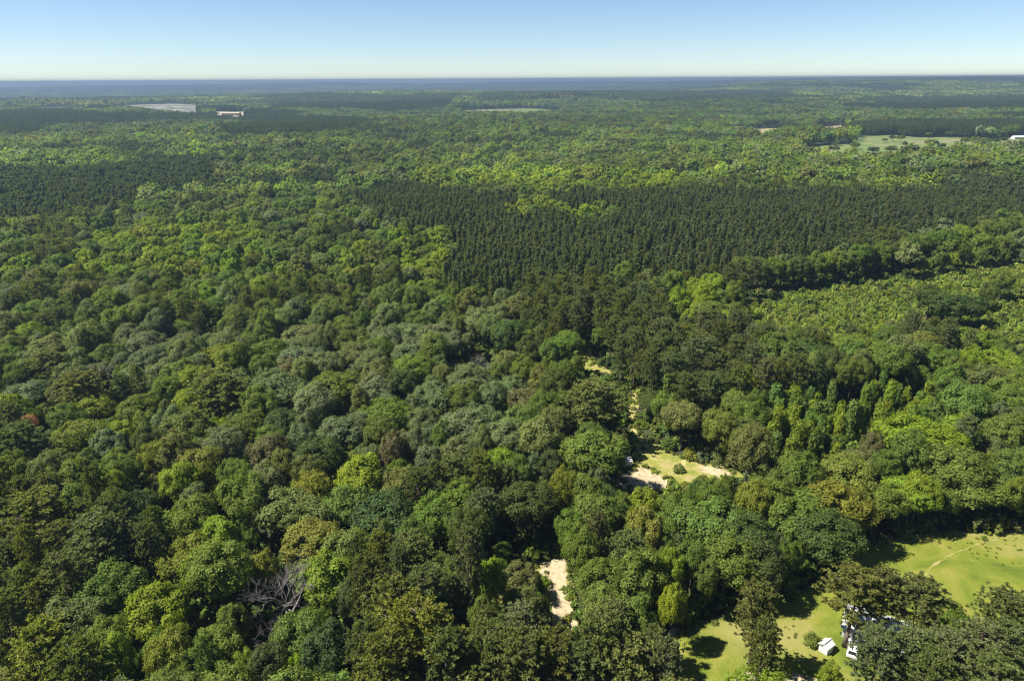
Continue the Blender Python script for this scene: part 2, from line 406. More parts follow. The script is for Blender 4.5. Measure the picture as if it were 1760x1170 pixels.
def dead_mesh(seed, H=13.0, spread=1.0, depth=6):
    rng = random.Random(seed); mb = MB()
    def grow(p, d, L, r, k):
        mid = p + d * L * .5 + Vector((rng.uniform(-1, 1), rng.uniform(-1, 1), rng.uniform(-1, 1))) * L * .07
        e = p + d * L
        mb.tube([p, mid, e], [r, r * .8, r * .62], 6 if k > 3 else 4 if k > 1 else 3, cap=False)
        if k == 0: return
        for _ in range(3 if k > 1 else 4):
            dd = (d + Vector((rng.uniform(-1, 1), rng.uniform(-1, 1), rng.uniform(-.35, .8))) * .85 * spread).normalized()
            grow(e if rng.random() < .6 else mid.lerp(e, rng.random()), dd, L * rng.uniform(.58, .8), r * .52, k - 1)
    grow(Vector((0, 0, -.5)), Vector((.05, 0, 1)).normalized(), H * .31, H * .020, depth)
    return mb

# ------------------------------------------------------------------ ground
def build_ground():
    rr = np.concatenate([[0.0], np.geomspace(25, 16500, 240)])
    th = np.radians(np.concatenate([np.arange(-180, -60, 4), np.arange(-60, 60, 0.4), np.arange(60, 180, 4)]))
    R, T = np.meshgrid(rr[1:], th, indexing='ij'); X = R * np.sin(T); Y = R * np.cos(T); Z = terrain(X, Y)
    V = np.concatenate([[[0, 0, 0]], np.stack([X, Y, Z], -1).reshape(-1, 3)]); nr, na = R.shape
    i, j = np.meshgrid(np.arange(nr - 1), np.arange(na), indexing='ij'); j2 = (j + 1) % na
    F = np.stack([1 + i * na + j, 1 + i * na + j2, 1 + (i + 1) * na + j2, 1 + (i + 1) * na + j], -1).reshape(-1, 4)
    me = mesh_from('ground', V, F[:, ::-1].copy(), [M['ground']], smooth=True)
    o = obj('ground', me); tag(o, kind='structure')
    mb = MB()
    for k in range(na): mb.poly([(0, 0, 0), tuple(V[1 + (k + 1) % na]), tuple(V[1 + k])])
    c = obj('ground_centre', mb.mesh('ground_centre', [M['ground']])); tag(c, kind='structure')
build_ground()

def sheet(name, poly_px, mat, lift, step, kind='structure', jit=0.0, label=None, cat=None, seed=1):
    """a patch of ground cover draped on the terrain; outline given where it stands in the photograph"""
    W_ = [unproject(px, py, 0) for px, py in poly_px]
    # densify and roughen the outline
    rng = random.Random(seed); out = []
    for k in range(len(W_)):
        a = Vector(W_[k]); b = Vector(W_[(k + 1) % len(W_)]); L = (b - a).length; n = max(1, int(L / (step * 1.0)))
        nrm = Vector((b - a)).orthogonal().normalized() if L > 0 else Vector((0, 0))
        for q in range(n):
            p = a.lerp(b, q / n) + nrm * rng.uniform(-jit, jit); out.append((p.x, p.y))
    xs = [p[0] for p in out]; ys = [p[1] for p in out]
    import bmesh
    from mathutils.geometry import delaunay_2d_cdt
    pts = [Vector(p) for p in out]; n0 = len(pts)
    edges = [(k, (k + 1) % n0) for k in range(n0)]
    gx = np.arange(min(xs), max(xs), step); gy = np.arange(min(ys), max(ys), step)
    GX, GY = np.meshgrid(gx, gy); GX = GX.ravel(); GY = GY.ravel()
    ins = inpoly(GX, GY, out)
    pts += [Vector((float(a), float(b))) for a, b in zip(GX[ins], GY[ins])]
    v2, e2, f2, *_ = delaunay_2d_cdt(pts, edges, [list(range(n0))], 1, 1e-4)
    V = np.array([(v.x, v.y, 0) for v in v2]); V[:, 2] = terrain(V[:, 0], V[:, 1]) + lift
    me = mesh_from(name, V, [tuple(f) for f in f2], [mat], smooth=True)
    if me.polygons and me.polygons[0].normal.z < 0: me.flip_normals()
    o = obj(name, me); tag(o, label, cat, None, kind)
    return o, out

LAWN = [(1112, 1132), (1150, 1082), (1200, 1066), (1260, 1062), (1330, 1035), (1400, 1000), (1450, 962), (1500, 935), (1560, 918), (1640, 914), (1700, 918), (1780, 905), (1990, 880),
        (2250, 1150), (2100, 1400), (1750, 1380), (1500, 1400), (1330, 1350), (1230, 1260), (1175, 1185)]
STRIP = [(925, 985), (934, 966), (962, 952), (974, 960), (976, 985), (976, 1010), (984, 1035), (990, 1062), (990, 1092), (985, 1130), (958, 1128), (955, 1085), (948, 1040), (940, 1005)]
STRIP_GRASS = [(915, 990), (922, 958), (960, 944), (985, 950), (986, 1010), (996, 1050), (1000, 1140), (946, 1140), (938, 1060), (926, 1025)]
CLEAR = [(1078, 720), (1090, 722), (1096, 745), (1125, 762), (1180, 785), (1225, 790), (1268, 803), (1276, 818), (1240, 828), (1190, 835), (1155, 850), (1110, 855), (1050, 848), (1055, 815), (1080, 790), (1095, 770), (1082, 750)]
CLEAR_SAND = [(1056, 836), (1068, 816), (1084, 806), (1105, 802), (1125, 812), (1150, 826), (1156, 842), (1120, 846), (1085, 846)]
CLEAR_SAND2 = [(1200, 800), (1230, 803), (1262, 812), (1258, 822), (1225, 818), (1205, 810)]
TRACK = [(1080, 722), (1080, 700), (1086, 680), (1088, 670), (1068, 655), (1040, 647), (1012, 640), (1000, 630), (1002, 600), (1007, 560), (1016, 559), (1016, 600), (1022, 624), (1048, 636), (1080, 650), (1102, 668), (1098, 690), (1090, 722)]
FIELD1 = [(1350, 258), (1400, 252), (1462, 248), (1466, 240), (1474, 234), (1540, 233), (1580, 237), (1640, 236), (1700, 240), (1740, 237), (1790, 233), (1790, 246), (1700, 253), (1640, 256), (1590, 263), (1500, 268), (1420, 266)]
FIELD2 = [(1290, 222), (1345, 221), (1340, 230), (1298, 231)]
FIELD3 = [(1388, 224), (1440, 216), (1460, 217), (1455, 225), (1400, 229)]
FIELD4 = [(775, 192), (830, 189), (915, 187), (980, 192), (930, 197), (790, 198)]
BARE1 = [(185, 184), (245, 180), (300, 179), (338, 181), (341, 196), (300, 197), (262, 192), (200, 189)]
BARE2 = [(62, 186), (120, 185), (160, 187), (150, 190), (66, 190)]
BARE3 = [(1300, 151), (1340, 147.5), (1400, 148), (1410, 150.5), (1350, 152.5)]
BARE4 = [(362, 197), (372, 193), (424, 193), (424, 204), (372, 203)]
TANRING = [(1150, 1080), (1165, 1070), (1190, 1066), (1203, 1072), (1180, 1080), (1160, 1092), (1128, 1120), (1118, 1128)]
TANEND = [(1250, 1175), (1300, 1150), (1360, 1156), (1400, 1168), (1440, 1215), (1280, 1230)]
sheet('lawn', LAWN, M['grass'], 0.05, 4.0, jit=0.8, seed=3)
sheet('sandy_bank', TANRING, M['sand'], 0.09, 2.0, jit=0.5, seed=4)
sheet('dirt_drive', TANEND, M['sand'], 0.09, 3.0, jit=0.6, seed=5)
sheet('grass_verge', STRIP_GRASS, M['rough_grass'], 0.05, 2.0, jit=0.7, seed=6)
sheet('sand_track', STRIP, M['sand'], 0.09, 1.5, jit=0.45, seed=7)
sheet('clearing', CLEAR, M['rough_grass'], 0.05, 3.0, jit=0.9, seed=8)
sheet('sand_patch', CLEAR_SAND, M['sand'], 0.09, 2.0, jit=0.6, seed=9)
sheet('sand_patch', CLEAR_SAND2, M['sand'], 0.09, 2.0, jit=0.6, seed=10)
sheet('grassy_track', TRACK, M['rough_grass'], 0.07, 4.0, jit=0.8, seed=11)
sheet('pasture', FIELD1, M['field'], 0.5, 14.0, jit=3, seed=12)
sheet('dry_field', FIELD2, M['tanfield'], 0.6, 14.0, jit=4, seed=13)
sheet('dry_field', FIELD3, M['tanfield'], 0.6, 14.0, jit=4, seed=14)
sheet('pale_field', FIELD4, M['field'], 1.2, 30.0, jit=8, seed=15)
sheet('bare_ground', BARE1, M['bare'], 1.2, 30.0, jit=8, seed=16)
sheet('bare_ground', BARE2, M['bare'], 1.2, 30.0, jit=8, seed=17)
sheet('bare_ground', BARE4, M['cream'], 1.2, 30.0, jit=6, seed=19)
sheet('bare_ground', BARE3, M['bare'], 3.0, 90.0, jit=20, seed=18)
sheet('worn_path', [(1588, 990), (1600, 972), (1640, 948), (1690, 932), (1760, 914), (1900, 880), (1900, 882), (1761, 916.5), (1692, 934.5), (1643, 951), (1603, 974), (1591, 991)], M['rough_grass'], 0.09, 1.5, jit=0.25, seed=25)
GROUND_POLYS = [LAWN, STRIP_GRASS, CLEAR, TRACK, FIELD1, FIELD2, FIELD3, FIELD4, BARE1, BARE2, BARE3, BARE4]
# ground one sees between the trees: no crown may stand in front of it
VIS = [[(797, 1030), (813, 1030), (813, 1092), (797, 1092)], [(446, 990), (524, 978), (528, 1050), (500, 1105), (446, 1105)], [(785, 612), (845, 612), (845, 645), (785, 645)], [(1540, 1005), (1590, 958), (1660, 928), (1700, 920), (1800, 905), (1900, 1000), (1760, 1010), (1690, 1068), (1640, 1060), (1600, 1032)],
       [(1352, 1030), (1425, 1038), (1425, 1075), (1400, 1100), (1405, 1168), (1350, 1168), (1352, 1080)],
       [(1132, 1112), (1170, 1070), (1240, 1062), (1262, 1075), (1270, 1120), (1255, 1168), (1190, 1168), (1180, 1135)],
       [(1450, 970), (1500, 950), (1600, 930), (1560, 990), (1480, 995)],
       [(928, 985), (940, 964), (965, 954), (973, 965), (975, 1005), (985, 1045), (986, 1086), (962, 1090), (952, 1040), (944, 1008)],
       [(1081, 726), (1090, 726), (1098, 748), (1125, 765), (1180, 788), (1262, 804), (1268, 818), (1200, 822), (1160, 842), (1070, 846), (1062, 832), (1085, 806), (1112, 788), (1090, 760)],
       [(1084, 670), (1100, 670), (1096, 724), (1082, 724)], [(996, 614), (1034, 618), (1040, 646), (1004, 642)], [(1002, 594), (1018, 594), (1018, 608), (1003, 608)], [(1005, 558), (1016, 558), (1014, 576), (1006, 576)],
       [(1375, 257), (1480, 245), (1482, 236), (1540, 235), (1580, 239), (1650, 238), (1780, 236), (1780, 243), (1640, 255), (1500, 265), (1430, 264)],
       [(1292, 223), (1340, 222), (1338, 229), (1300, 230)], [(1410, 223), (1450, 218), (1452, 222), (1415, 226)],
       [(190, 185), (250, 181), (335, 181), (340, 195), (300, 195), (240, 188)], [(64, 187), (150, 187), (150, 189), (64, 189)],
       [(780, 193), (915, 188), (970, 192), (900, 196)], [(372, 194), (422, 194), (422, 203), (374, 202)]]

SUNLIT = [VIS[7], VIS[8], VIS[9], VIS[10], [(1150, 778), (1270, 800), (1272, 822), (1180, 840), (1120, 850), (1060, 846), (1090, 805)], [(1600, 955), (1660, 935), (1800, 918), (1900, 1000), (1650, 1060)], [(1140, 1100), (1200, 1080), (1260, 1090), (1250, 1165), (1190, 1165)]]
# ------------------------------------------------------------------ land cover seen from above, by where it lies in the photograph
PINE_A = [(610, 345), (690, 322), (790, 338), (900, 346), (1000, 338), (1210, 336), (1330, 338), (1480, 337), (1700, 334), (1900, 345), (1900, 372), (1700, 388), (1640, 398), (1560, 408), (1470, 430), (1400, 448), (1300, 456), (1250, 478),
          (1150, 482), (1080, 476), (1020, 492), (960, 500), (880, 500), (790, 505), (760, 490), (775, 455), (800, 425), (720, 395), (650, 388)]
PINE_HOLES = [[(868, 368), (905, 350), (945, 352), (960, 362), (1045, 360), (1062, 375), (1030, 392), (985, 388), (950, 378), (900, 380)]]
PINE_B = [(-300, 290), (0, 292), (120, 296), (300, 276), (375, 270), (368, 305), (330, 325), (230, 348), (150, 372), (50, 384), (-300, 400)]
PINE_FAR = [[(365, 222), (480, 212), (610, 214), (540, 236), (400, 242)], [(70, 198), (350, 199), (345, 212), (80, 216)], [(440, 163), (790, 163), (770, 190), (470, 190)],
            [(1480, 168), (1900, 164), (1900, 190), (1540, 192)], [(0, 215), (60, 212), (80, 235), (0, 240)], [(1050, 160), (1350, 155), (1360, 172), (1080, 175)]]
PINE_NAT = [[(890, 500), (1010, 492), (1130, 500), (1160, 560), (1330, 560), (1330, 640), (1250, 690), (1140, 690), (1050, 640), (1040, 560), (990, 580), (900, 560)],
            [(-200, 720), (70, 720), (80, 800), (-200, 860)], [(600, 930), (900, 1090), (1160, 1100), (1180, 1190), (600, 1300), (640, 1060)], [(-200, 850), (240, 860), (250, 960), (60, 1190), (-200, 1190)],
            [(1420, 1110), (1900, 1040), (1900, 1300), (1420, 1300)]]
YOUNG = [(1255, 530), (1300, 512), (1400, 500), (1490, 488), (1600, 470), (1700, 458), (1950, 430), (1950, 640), (1760, 640), (1700, 590), (1640, 575), (1560, 560), (1470, 578), (1420, 590), (1380, 575), (1320, 570)]
HEDGE_PX = [(1256, 508), (1320, 511), (1400, 503), (1470, 490), (1530, 477), (1600, 462), (1660, 449), (1720, 436), (1780, 424), (1900, 402)]
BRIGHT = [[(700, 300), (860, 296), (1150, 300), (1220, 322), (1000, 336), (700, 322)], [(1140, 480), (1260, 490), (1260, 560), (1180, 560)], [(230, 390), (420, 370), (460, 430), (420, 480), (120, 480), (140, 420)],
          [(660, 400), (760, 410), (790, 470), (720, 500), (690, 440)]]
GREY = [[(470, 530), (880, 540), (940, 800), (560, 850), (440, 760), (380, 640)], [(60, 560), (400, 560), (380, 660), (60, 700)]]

# albedos: a crown's own colour
CD = {'G': (0.108, 0.150, 0.024), 'D': (0.064, 0.092, 0.023), 'L': (0.165, 0.215, 0.018), 'Y': (0.158, 0.174, 0.025), 'S': (0.134, 0.164, 0.060),
      'O': (0.128, 0.144, 0.035), 'B': (0.132, 0.130, 0.055), 'R': (0.28, 0.135, 0.06), 'P': (0.130, 0.152, 0.055), 'V': (0.112, 0.168, 0.030), 'K': (0.235, 0.285, 0.05), 'Q': (0.105, 0.132, 0.056)}
CNAME = {'G': 'mid green', 'D': 'dark green', 'L': 'lime green', 'Y': 'yellowish green', 'S': 'grey-green', 'O': 'olive green', 'B': 'brownish', 'R': 'rust-coloured', 'P': 'dull olive', 'V': 'vivid green', 'K': 'light lime green', 'Q': 'dark olive'}

HAND = """
71 890 112 p O|170 934 105 p P|123 870 62 b G|191 874 52 c G|241 878 52 b D|328 898 88 b G|385 922 82 c L|328 968 92 b Y|284 1050 92 b L|191 1016 108 b G|123 1071 120 b O|35 1016 78 b G|68 1126 125 p Y|197 1128 74 c L
295 1134 90 b Y|345 1148 64 b G|418 1112 46 c L|20 1079 72 p O|133 1160 108 p O|500 885 120 w O|593 868 80 b G|659 890 120 b D|532 934 108 w Y|452 985 52 b Y|566 1000 112 c L|650 962 54 p O|700 968 92 p O|667 1049 98 p O|735 1026 88 p P
804 965 50 p P|754 893 96 b G|718 928 60 b G|797 866 78 b G|846 1003 60 b L|838 1069 60 b G|522 1098 98 b G|571 1126 98 b D|713 1098 118 p Y|672 1150 108 p O|770 1140 112 p O|836 1129 104 p O|460 1152 80 b D|612 1020 60 b D
893 989 72 b O 9|900 1040 70 b G 9|905 868 98 b D|1017 883 90 b G|982 915 66 b G|1000 948 60 b G|1112 915 70 b Y|1034 1000 88 b G|1098 990 104 c G|1160 975 52 b L|1154 1038 52 b L|1048 1054 88 b G|1094 1070 72 c G|1180 898 84 b G|1226 912 124 w G
1290 930 90 b D|1250 962 90 b G|1300 965 80 b D|955 1140 100 p O|1034 1116 92 p O|895 1140 96 p O|1072 1150 112 p O|1146 1150 76 p P|1000 1156 90 p P|1375 884 124 b G|1445 872 116 w Y|1415 915 116 b D|1506 862 84 b G 13|1566 852 88 b L 13|1668 836 116 b G 13|1718 830 80 b G 12|1752 838 70 b D 12
1470 1018 92 p O|1524 1022 64 p O|1578 1036 82 p P|1300 1046 74 p O|1318 1122 66 p O|1727 1064 96 p O|1634 1068 56 b G|1437 1146 48 c L|1508 1130 88 p P|1566 1130 94 p P|1622 1126 86 p P|1676 1118 96 p P|1738 1124 96 p O|1596 1165 88 p O|1700 1172 92 p O
51 577 58 b L|90 600 58 b S|64 626 62 b S|244 595 68 b S|256 621 68 b S|320 593 52 b S|385 618 80 w Y|420 604 32 b B|180 647 60 w B|231 659 68 b S|85 632 58 p P|51 685 84 b S|18 706 52 b L|144 672 78 p O|372 672 96 p O|287 677 66 b G|167 706 66 b L|238 706 64 b G|51 730 34 b R
144 752 78 w Y|192 767 54 b S|33 768 76 p P|321 742 72 b O|256 767 54 b D|269 788 50 b Y|385 767 76 b S|346 806 76 b Y|308 831 78 b L|200 839 52 c L|115 826 78 b G|152 806 38 b S|77 818 54 b O|525 582 76 b S|517 620 86 b S|499 643 48 w B|607 582 66 b G|614 612 58 w O|666 585 60 b S
709 577 58 b S|760 585 78 b S|699 611 56 b S|709 636 86 b G|640 626 54 b S|478 672 106 b S|576 665 86 b G|650 672 68 b S|691 662 48 b D|806 654 86 b S|748 685 78 b S|845 685 58 b S|594 742 88 b S|666 716 84 b G|725 729 52 b S|799 736 94 b S|840 724 48 b S|491 729 76 b D|460 780 76 b B
548 788 76 b D|678 775 46 b B|735 793 52 b S|794 783 76 b S|619 821 86 c L|684 839 86 b O|755 826 50 b B|858 800 66 c L|458 831 66 b S|543 844 60 b Y|486 803 50 b O|905 692 66 b B|954 729 60 b O|1021 690 90 p O|952 665 60 b D|905 639 58 b G|1018 778 104 b V|950 806 52 b D|895 818 54 b G|1008 849 60 b G
970 839 50 b Y|1126 690 46 b D 10|1142 704 38 b D 9|1239 665 50 b D|1280 658 40 b L|1265 612 26 b L|1297 626 42 b S|1136 577 62 p P|1200 613 58 p P|1162 639 58 p P|1239 736 58 b Y|1290 721 56 b G|1290 767 56 b G|1397 613 84 b D|1484 600 100 b G|1602 618 88 b G|1666 590 62 w L|1720 626 76 w L|1704 657 74 w O
1648 685 76 w G|1730 690 76 b G|1576 754 112 w L|1653 742 60 b L|1640 806 104 b G|1499 775 42 b B|1448 818 92 w Y|1371 813 76 b G|1578 844 60 b L|1735 742 76 b G|1740 806 62 b G|1600 512 52 b D|1632 524 60 b D|1672 528 50 b D|1725 482 36 b G|1700 500 26 b G|1340 870 80 b G|1290 860 66 b Y|1230 860 60 b G|1110 868 56 b L|1160 880 54 b G"""

# ------------------------------------------------------------------ collect the trees of the wood
TREES = []   # dicts: x y R H kind col style hand
def add_tree(x, y, R, H, kind, col, hand=False, style=0):
    TREES.append(dict(x=x, y=y, R=R, H=H, kind=kind, col=col, hand=hand, style=style))
rnd = random.Random(11)
for rec in HAND.replace('\n', '|').split('|'):
    if not rec.strip(): continue
    a = rec.split(); HH = float(a[5]) if len(a) > 5 else 0; px, py, w = float(a[0]), float(a[1]), float(a[2]); k = a[3]; c = a[4]
    H = {'b': 16.5, 'c': 18.5, 'w': 16, 'p': 20.5}[k] * rnd.uniform(.92, 1.08)
    if (px, py) == (804, 965): H = 25.0
    if py > 1010 and px > 1420: H = 17.5
    H = HH or H; zc = H * (.72 if k == 'p' else .66)
    x, y = unproject(px, py, zc)
    _, _, dep = project(x, y, zc); R = max(1.2, w * 0.5 * dep / FPX * 1.06)
    if k != 'p': H = min(H, R * 4.2 + 3)
    add_tree(x, y, R, H, 'pine' if k == 'p' else 'broad', c, True, {'b': 0, 'c': 1, 'w': 2, 'p': 0}[k])

grid = {}
def gput(t):
    grid.setdefault((int(t['x'] // 12), int(t['y'] // 12)), []).append(t)
def clash(x, y, R, f=0.86):
    gx, gy = int(x // 12), int(y // 12)
    for i in range(gx - 1, gx + 2):
        for j in range(gy - 1, gy + 2):
            for t in grid.get((i, j), ()):
                if (t['x'] - x) ** 2 + (t['y'] - y) ** 2 < (f * (R + t['R']) * (0.95 if t['hand'] else 1)) ** 2: return True
    return False
for t in TREES: gput(t)

VINE_VIS = [(1325, 700), (1380, 688), (1440, 690), (1480, 682), (1600, 680), (1604, 735), (1545, 760), (1520, 745), (1460, 765), (1440, 795), (1335, 800)]
YOUNG_VIS = [(1264, 528), (1300, 516), (1400, 505), (1490, 494), (1600, 476), (1760, 452), (1900, 430), (1900, 560), (1760, 600), (1700, 575), (1640, 560), (1560, 545), (1470, 566), (1420, 584), (1385, 570), (1320, 562), (1290, 550)]
def cover(px, py):
    """what grows at these pixels (arrays): 0 mixed wood, 1 plantation pine, 2 natural pine, 3 young growth, 4 bright wood, 5 grey wood"""
    c = np.zeros(px.shape, int)
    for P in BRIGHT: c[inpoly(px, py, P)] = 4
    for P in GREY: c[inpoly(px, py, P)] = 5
    for P in PINE_NAT: c[inpoly(px, py, P)] = 2
    a = inpoly(px, py, PINE_A)
    for P in PINE_HOLES: a &= ~inpoly(px, py, P)
    c[a | inpoly(px, py, PINE_B)] = 1
    for P in PINE_FAR: c[inpoly(px, py, P)] = 1
    for P in PINE_HOLES: c[inpoly(px, py, P)] = 4
    c[inpoly(px, py, YOUNG)] = 3
    return c

def shades(x, y, R, H):
    """its shadow would lie on open ground that is sunlit in the photograph"""
    bad = np.zeros(x.shape, bool)
    for fz in (.35, .6, .8):
        k = H * fz / math.tan(SUN_EL); sx = x - math.sin(SUN_AZ) * k; sy = y - math.cos(SUN_AZ) * k
        for o in (-.6, 0, .6):
            qx, qy, _ = project(sx + o * R, sy, terrain(sx, sy))
            for P in SUNLIT: bad |= inpoly(qx, qy, P)
    return bad
def blocked(x, y, R, H, low=False):
    """stands in a clearing, or its crown would hide ground that the photograph shows"""
    z = terrain(x, y); bad = np.zeros(x.shape, bool)
    gx, gy, _ = project(x, y, z)
    for P in GROUND_POLYS: bad |= inpoly(gx, gy, P)
    for fz, fr in ((.2, .6), (.45, .8), (.65, .9), (.85, .7), (.97, .2)):
        for s in (-1, 0, 1):
            qx, qy, _ = project(x + s * fr * R, y, z + H * fz)
            for P in (VIS[3:] if low else VIS): bad |= inpoly(qx, qy, P)
    return bad

HEDGE_W = [unproject(a, b, 0) for a, b in HEDGE_PX]
def hedge_dist(x, y):
    d = np.full(x.shape, 1e9); side = np.zeros(x.shape)
    for k in range(len(HEDGE_W) - 1):
        ax, ay = HEDGE_W[k]; bx, by = HEDGE_W[k + 1]; L2 = (bx - ax) ** 2 + (by - ay) ** 2
        t = np.clip(((x - ax) * (bx - ax) + (y - ay) * (by - ay)) / L2, 0, 1)
        dd = np.hypot(x - ax - t * (bx - ax), y - ay - t * (by - ay)); d = np.minimum(d, dd)
    return d

def pick_colours(cov, x, y, rng):
    """colour letter for each tree from cover kind and patchy noise"""
    n1 = vnoise(x, y, 38, 3); n2 = vnoise(x, y, 90, 5); u = rng.uniform(size=len(x)); out = np.empty(len(x), '<U1')
    for i in range(len(x)):
        w = 0.55 * n1[i] + 0.25 * n2[i] + 0.2 * u[i]; q = cov[i]
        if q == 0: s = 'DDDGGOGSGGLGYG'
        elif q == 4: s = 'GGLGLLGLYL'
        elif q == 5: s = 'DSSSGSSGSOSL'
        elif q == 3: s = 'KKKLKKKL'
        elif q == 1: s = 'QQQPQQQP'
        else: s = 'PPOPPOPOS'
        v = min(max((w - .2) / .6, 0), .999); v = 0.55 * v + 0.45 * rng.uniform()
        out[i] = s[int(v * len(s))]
    return out

ARR = np.random.default_rng(5)
def wedge(n, r0, r1, half, seed):
    rg = np.random.default_rng(seed); r = np.sqrt(rg.uniform(r0 ** 2, r1 ** 2, n)); a = np.radians(rg.uniform(-half, half, n))
    return r * np.sin(a), r * np.cos(a)

for px, py, w in ((1468, 253, 16), (1474, 250, 12), (1556, 247, 10), (1600, 251, 22), (1618, 252, 14), (1660, 246, 20), (1676, 248, 22), (1690, 247, 20), (1549, 240, 16), (1534, 239, 14), (1520, 241, 10), (1596, 233, 12), (1634, 232, 14),
                  (1440, 246, 12), (1425, 243, 18), (1405, 244, 18), (1390, 246, 18), (1372, 247, 16), (1500, 262, 20), (1530, 263, 22), (1432, 261, 20), (1565, 259, 18), (1640, 258, 18), (1710, 244, 14), (1725, 243, 14), (1400, 233, 20), (1378, 235, 22),
                  (1420, 234, 20), (1440, 233, 22), (1456, 234, 18), (1470, 230, 20)):
    x, y = unproject(px, py, 5); _, _, dp = project(x, y, 5); R = w * .5 * dp / FPX
    add_tree(x, y, R, R * 1.45 + 2, 'broad', rnd.choice('DGG'), False, 2 if w > 14 else 0); TREES[-1]['own'] = True; TREES[-1]['field'] = True
# tree row on the far side of the young growth
LW = []
for k in range(len(HEDGE_W) - 1):
    a, b = HEDGE_W[k], HEDGE_W[k + 1]; L = math.hypot(b[0] - a[0], b[1] - a[1]); n = max(1, round(L / 6.2))
    for q in range(n):
        f = (q + .5) / n; x = a[0] + (b[0] - a[0]) * f + rnd.uniform(-1, 1); y = a[1] + (b[1] - a[1]) * f + rnd.uniform(-1, 1) + 5
        LW.append((x, y, rnd.uniform(4.2, 5.6)))
for x, y, R in LW:
    t = dict(x=x, y=y, R=R * 1.12, H=rnd.uniform(16.5, 20), kind='row', col=rnd.choice('GGGLGD'), hand=True, style=0); TREES.append(t); gput(t)

# vine-hung trees right of the clearing
for px0, px1, py0, py1, n in ((1322, 1450, 700, 785, 60), (1460, 1606, 684, 745, 56), (1176, 1188, 690, 700, 2), (1118, 1150, 670, 698, 5)):
    for q in range(n):
        px = rnd.uniform(px0, px1); py = rnd.uniform(py0, py1); x, y = unproject(px, py, 7)
        if clash(x, y, .9, .62): continue
        t = dict(x=x, y=y, R=rnd.uniform(1.3, 1.9), H=rnd.uniform(10, 16), kind='vine', col=rnd.choice('VVLLV'), hand=False, style=0); TREES.append(t); gput(t)

# fill the wood to 640 m: big crowns first, then smaller ones between
def fill(ntry, r0, r1, half, Rr, seed, kinds):
    x, y = wedge(ntry, r0, r1, half, seed); rg = np.random.default_rng(seed + 1)
    R = rg.uniform(Rr[0], Rr[1], ntry); z = terrain(x, y)
    px, py, _ = project(x, y, z + 11); cov = cover(px, py)
    # young growth is judged at its own height
    px2, py2, _ = project(x, y, z + 3.0); yg = inpoly(px2, py2, YOUNG)
    cov[cov == 3] = 0; cov[yg] = 3
    natp = (cov == 0) & (vnoise(x, y, 24, 8) > .74); cov[natp] = 2
    H = np.where(cov == 1, (16.5 + 3.2 * vnoise(x, y, 30, 41)) * rg.uniform(.86, 1.12, ntry), np.where(cov == 2, rg.uniform(15, 22, ntry), R * 2.0 + rg.uniform(3.5, 9.5, ntry)))
    H = np.where(cov == 3, R * 2.6 * rg.uniform(.8, 1.3, ntry), H)
    R2 = np.where(cov == 1, rg.uniform(1.35, 2.0, ntry), np.where(cov == 2, np.minimum(R, 3.7), R))
    yb = np.zeros(ntry, bool); vb = np.zeros(ntry, bool)
    for fz, fr in ((.3, 0), (.6, .9), (.6, -.9), (.85, 0)):
        qx, qy, _ = project(x + fr * R2, y, z + H * fz); yb |= inpoly(qx, qy, YOUNG_VIS); vb |= inpoly(qx, qy, VINE_VIS)
    ok = ~vb & ~(yb & (cov != 3)) & ~blocked(x, y, R2, H) & ~shades(x, y, R2, H) & np.isin(cov, kinds)
    hd = hedge_dist(x, y); ok &= ~((hd < 9) & (cov != 3)) & ~(hd < 5)
    # keep a strip in front of the tree row free of tall trees
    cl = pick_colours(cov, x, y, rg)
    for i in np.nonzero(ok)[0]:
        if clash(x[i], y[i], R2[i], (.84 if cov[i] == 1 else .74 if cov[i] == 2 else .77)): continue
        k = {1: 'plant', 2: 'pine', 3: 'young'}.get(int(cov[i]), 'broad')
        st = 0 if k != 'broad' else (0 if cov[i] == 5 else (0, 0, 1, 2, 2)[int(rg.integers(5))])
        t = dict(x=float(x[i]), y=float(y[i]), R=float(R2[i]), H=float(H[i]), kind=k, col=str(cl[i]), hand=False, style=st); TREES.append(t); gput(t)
fill(7000, 45, 640, 46, (5.0, 6.8), 21, (0, 4, 5, 2))
fill(22000, 45, 640, 46, (3.4, 5.0), 22, (0, 4, 5, 2))
fill(42000, 45, 640, 46, (1.75, 1.76), 23, (1,))
fill(60000, 45, 640, 46, (2.2, 3.4), 24, (0, 4, 5, 2))
fill(90000, 200, 640, 46, (1.0, 1.75), 25, (3,))
print('near trees', len(TREES))

# ------------------------------------------------------------------ crown meshes, near, middle and far detail
BH = [broadleaf(s, 0, st) for s, st in ((1, 0), (2, 0), (3, 1), (4, 1), (5, 2), (6, 2), (7, 0), (8, 0), (9, 1), (10, 2), (11, 1), (12, 2))]
BH_style = {0: (0, 1, 6, 7), 1: (2, 3, 8, 10), 2: (4, 5, 9, 11)}
BT = [trunk_mesh('broadleaf_trunk', 40 + i, b[2], 0.34, M['bark'], b[1], 4.5) for i, b in enumerate(BH)]
BM_ = [broadleaf(20 + s, 1, st)[0] for s, st in ((1, 0), (2, 0), (3, 1), (4, 2), (5, 2), (6, 0))]
BL = [broadleaf(40 + s, 2, s % 3)[0] for s in range(6)]
PH = [pine(s, 0, st) for s, st in ((1, 0), (2, 0), (3, 1), (4, 1))]
PT = [pine_trunk(70 + i, p[2], 0.27, p[1]) for i, p in enumerate(PH)]
PM = [pine(10 + s, 1, s % 2)[0] for s in range(4)]
PPM = [pine(20 + s, 1, 2) for s in range(4)]
PPT = [pine_trunk(90 + i, p[2], .17, p[1][:10], 3) for i, p in enumerate(PPM)]
PPL = [pine(30 + s, 2, 2)[0] for s in range(4)]
YH = [young(s, 0) for s in range(4)]
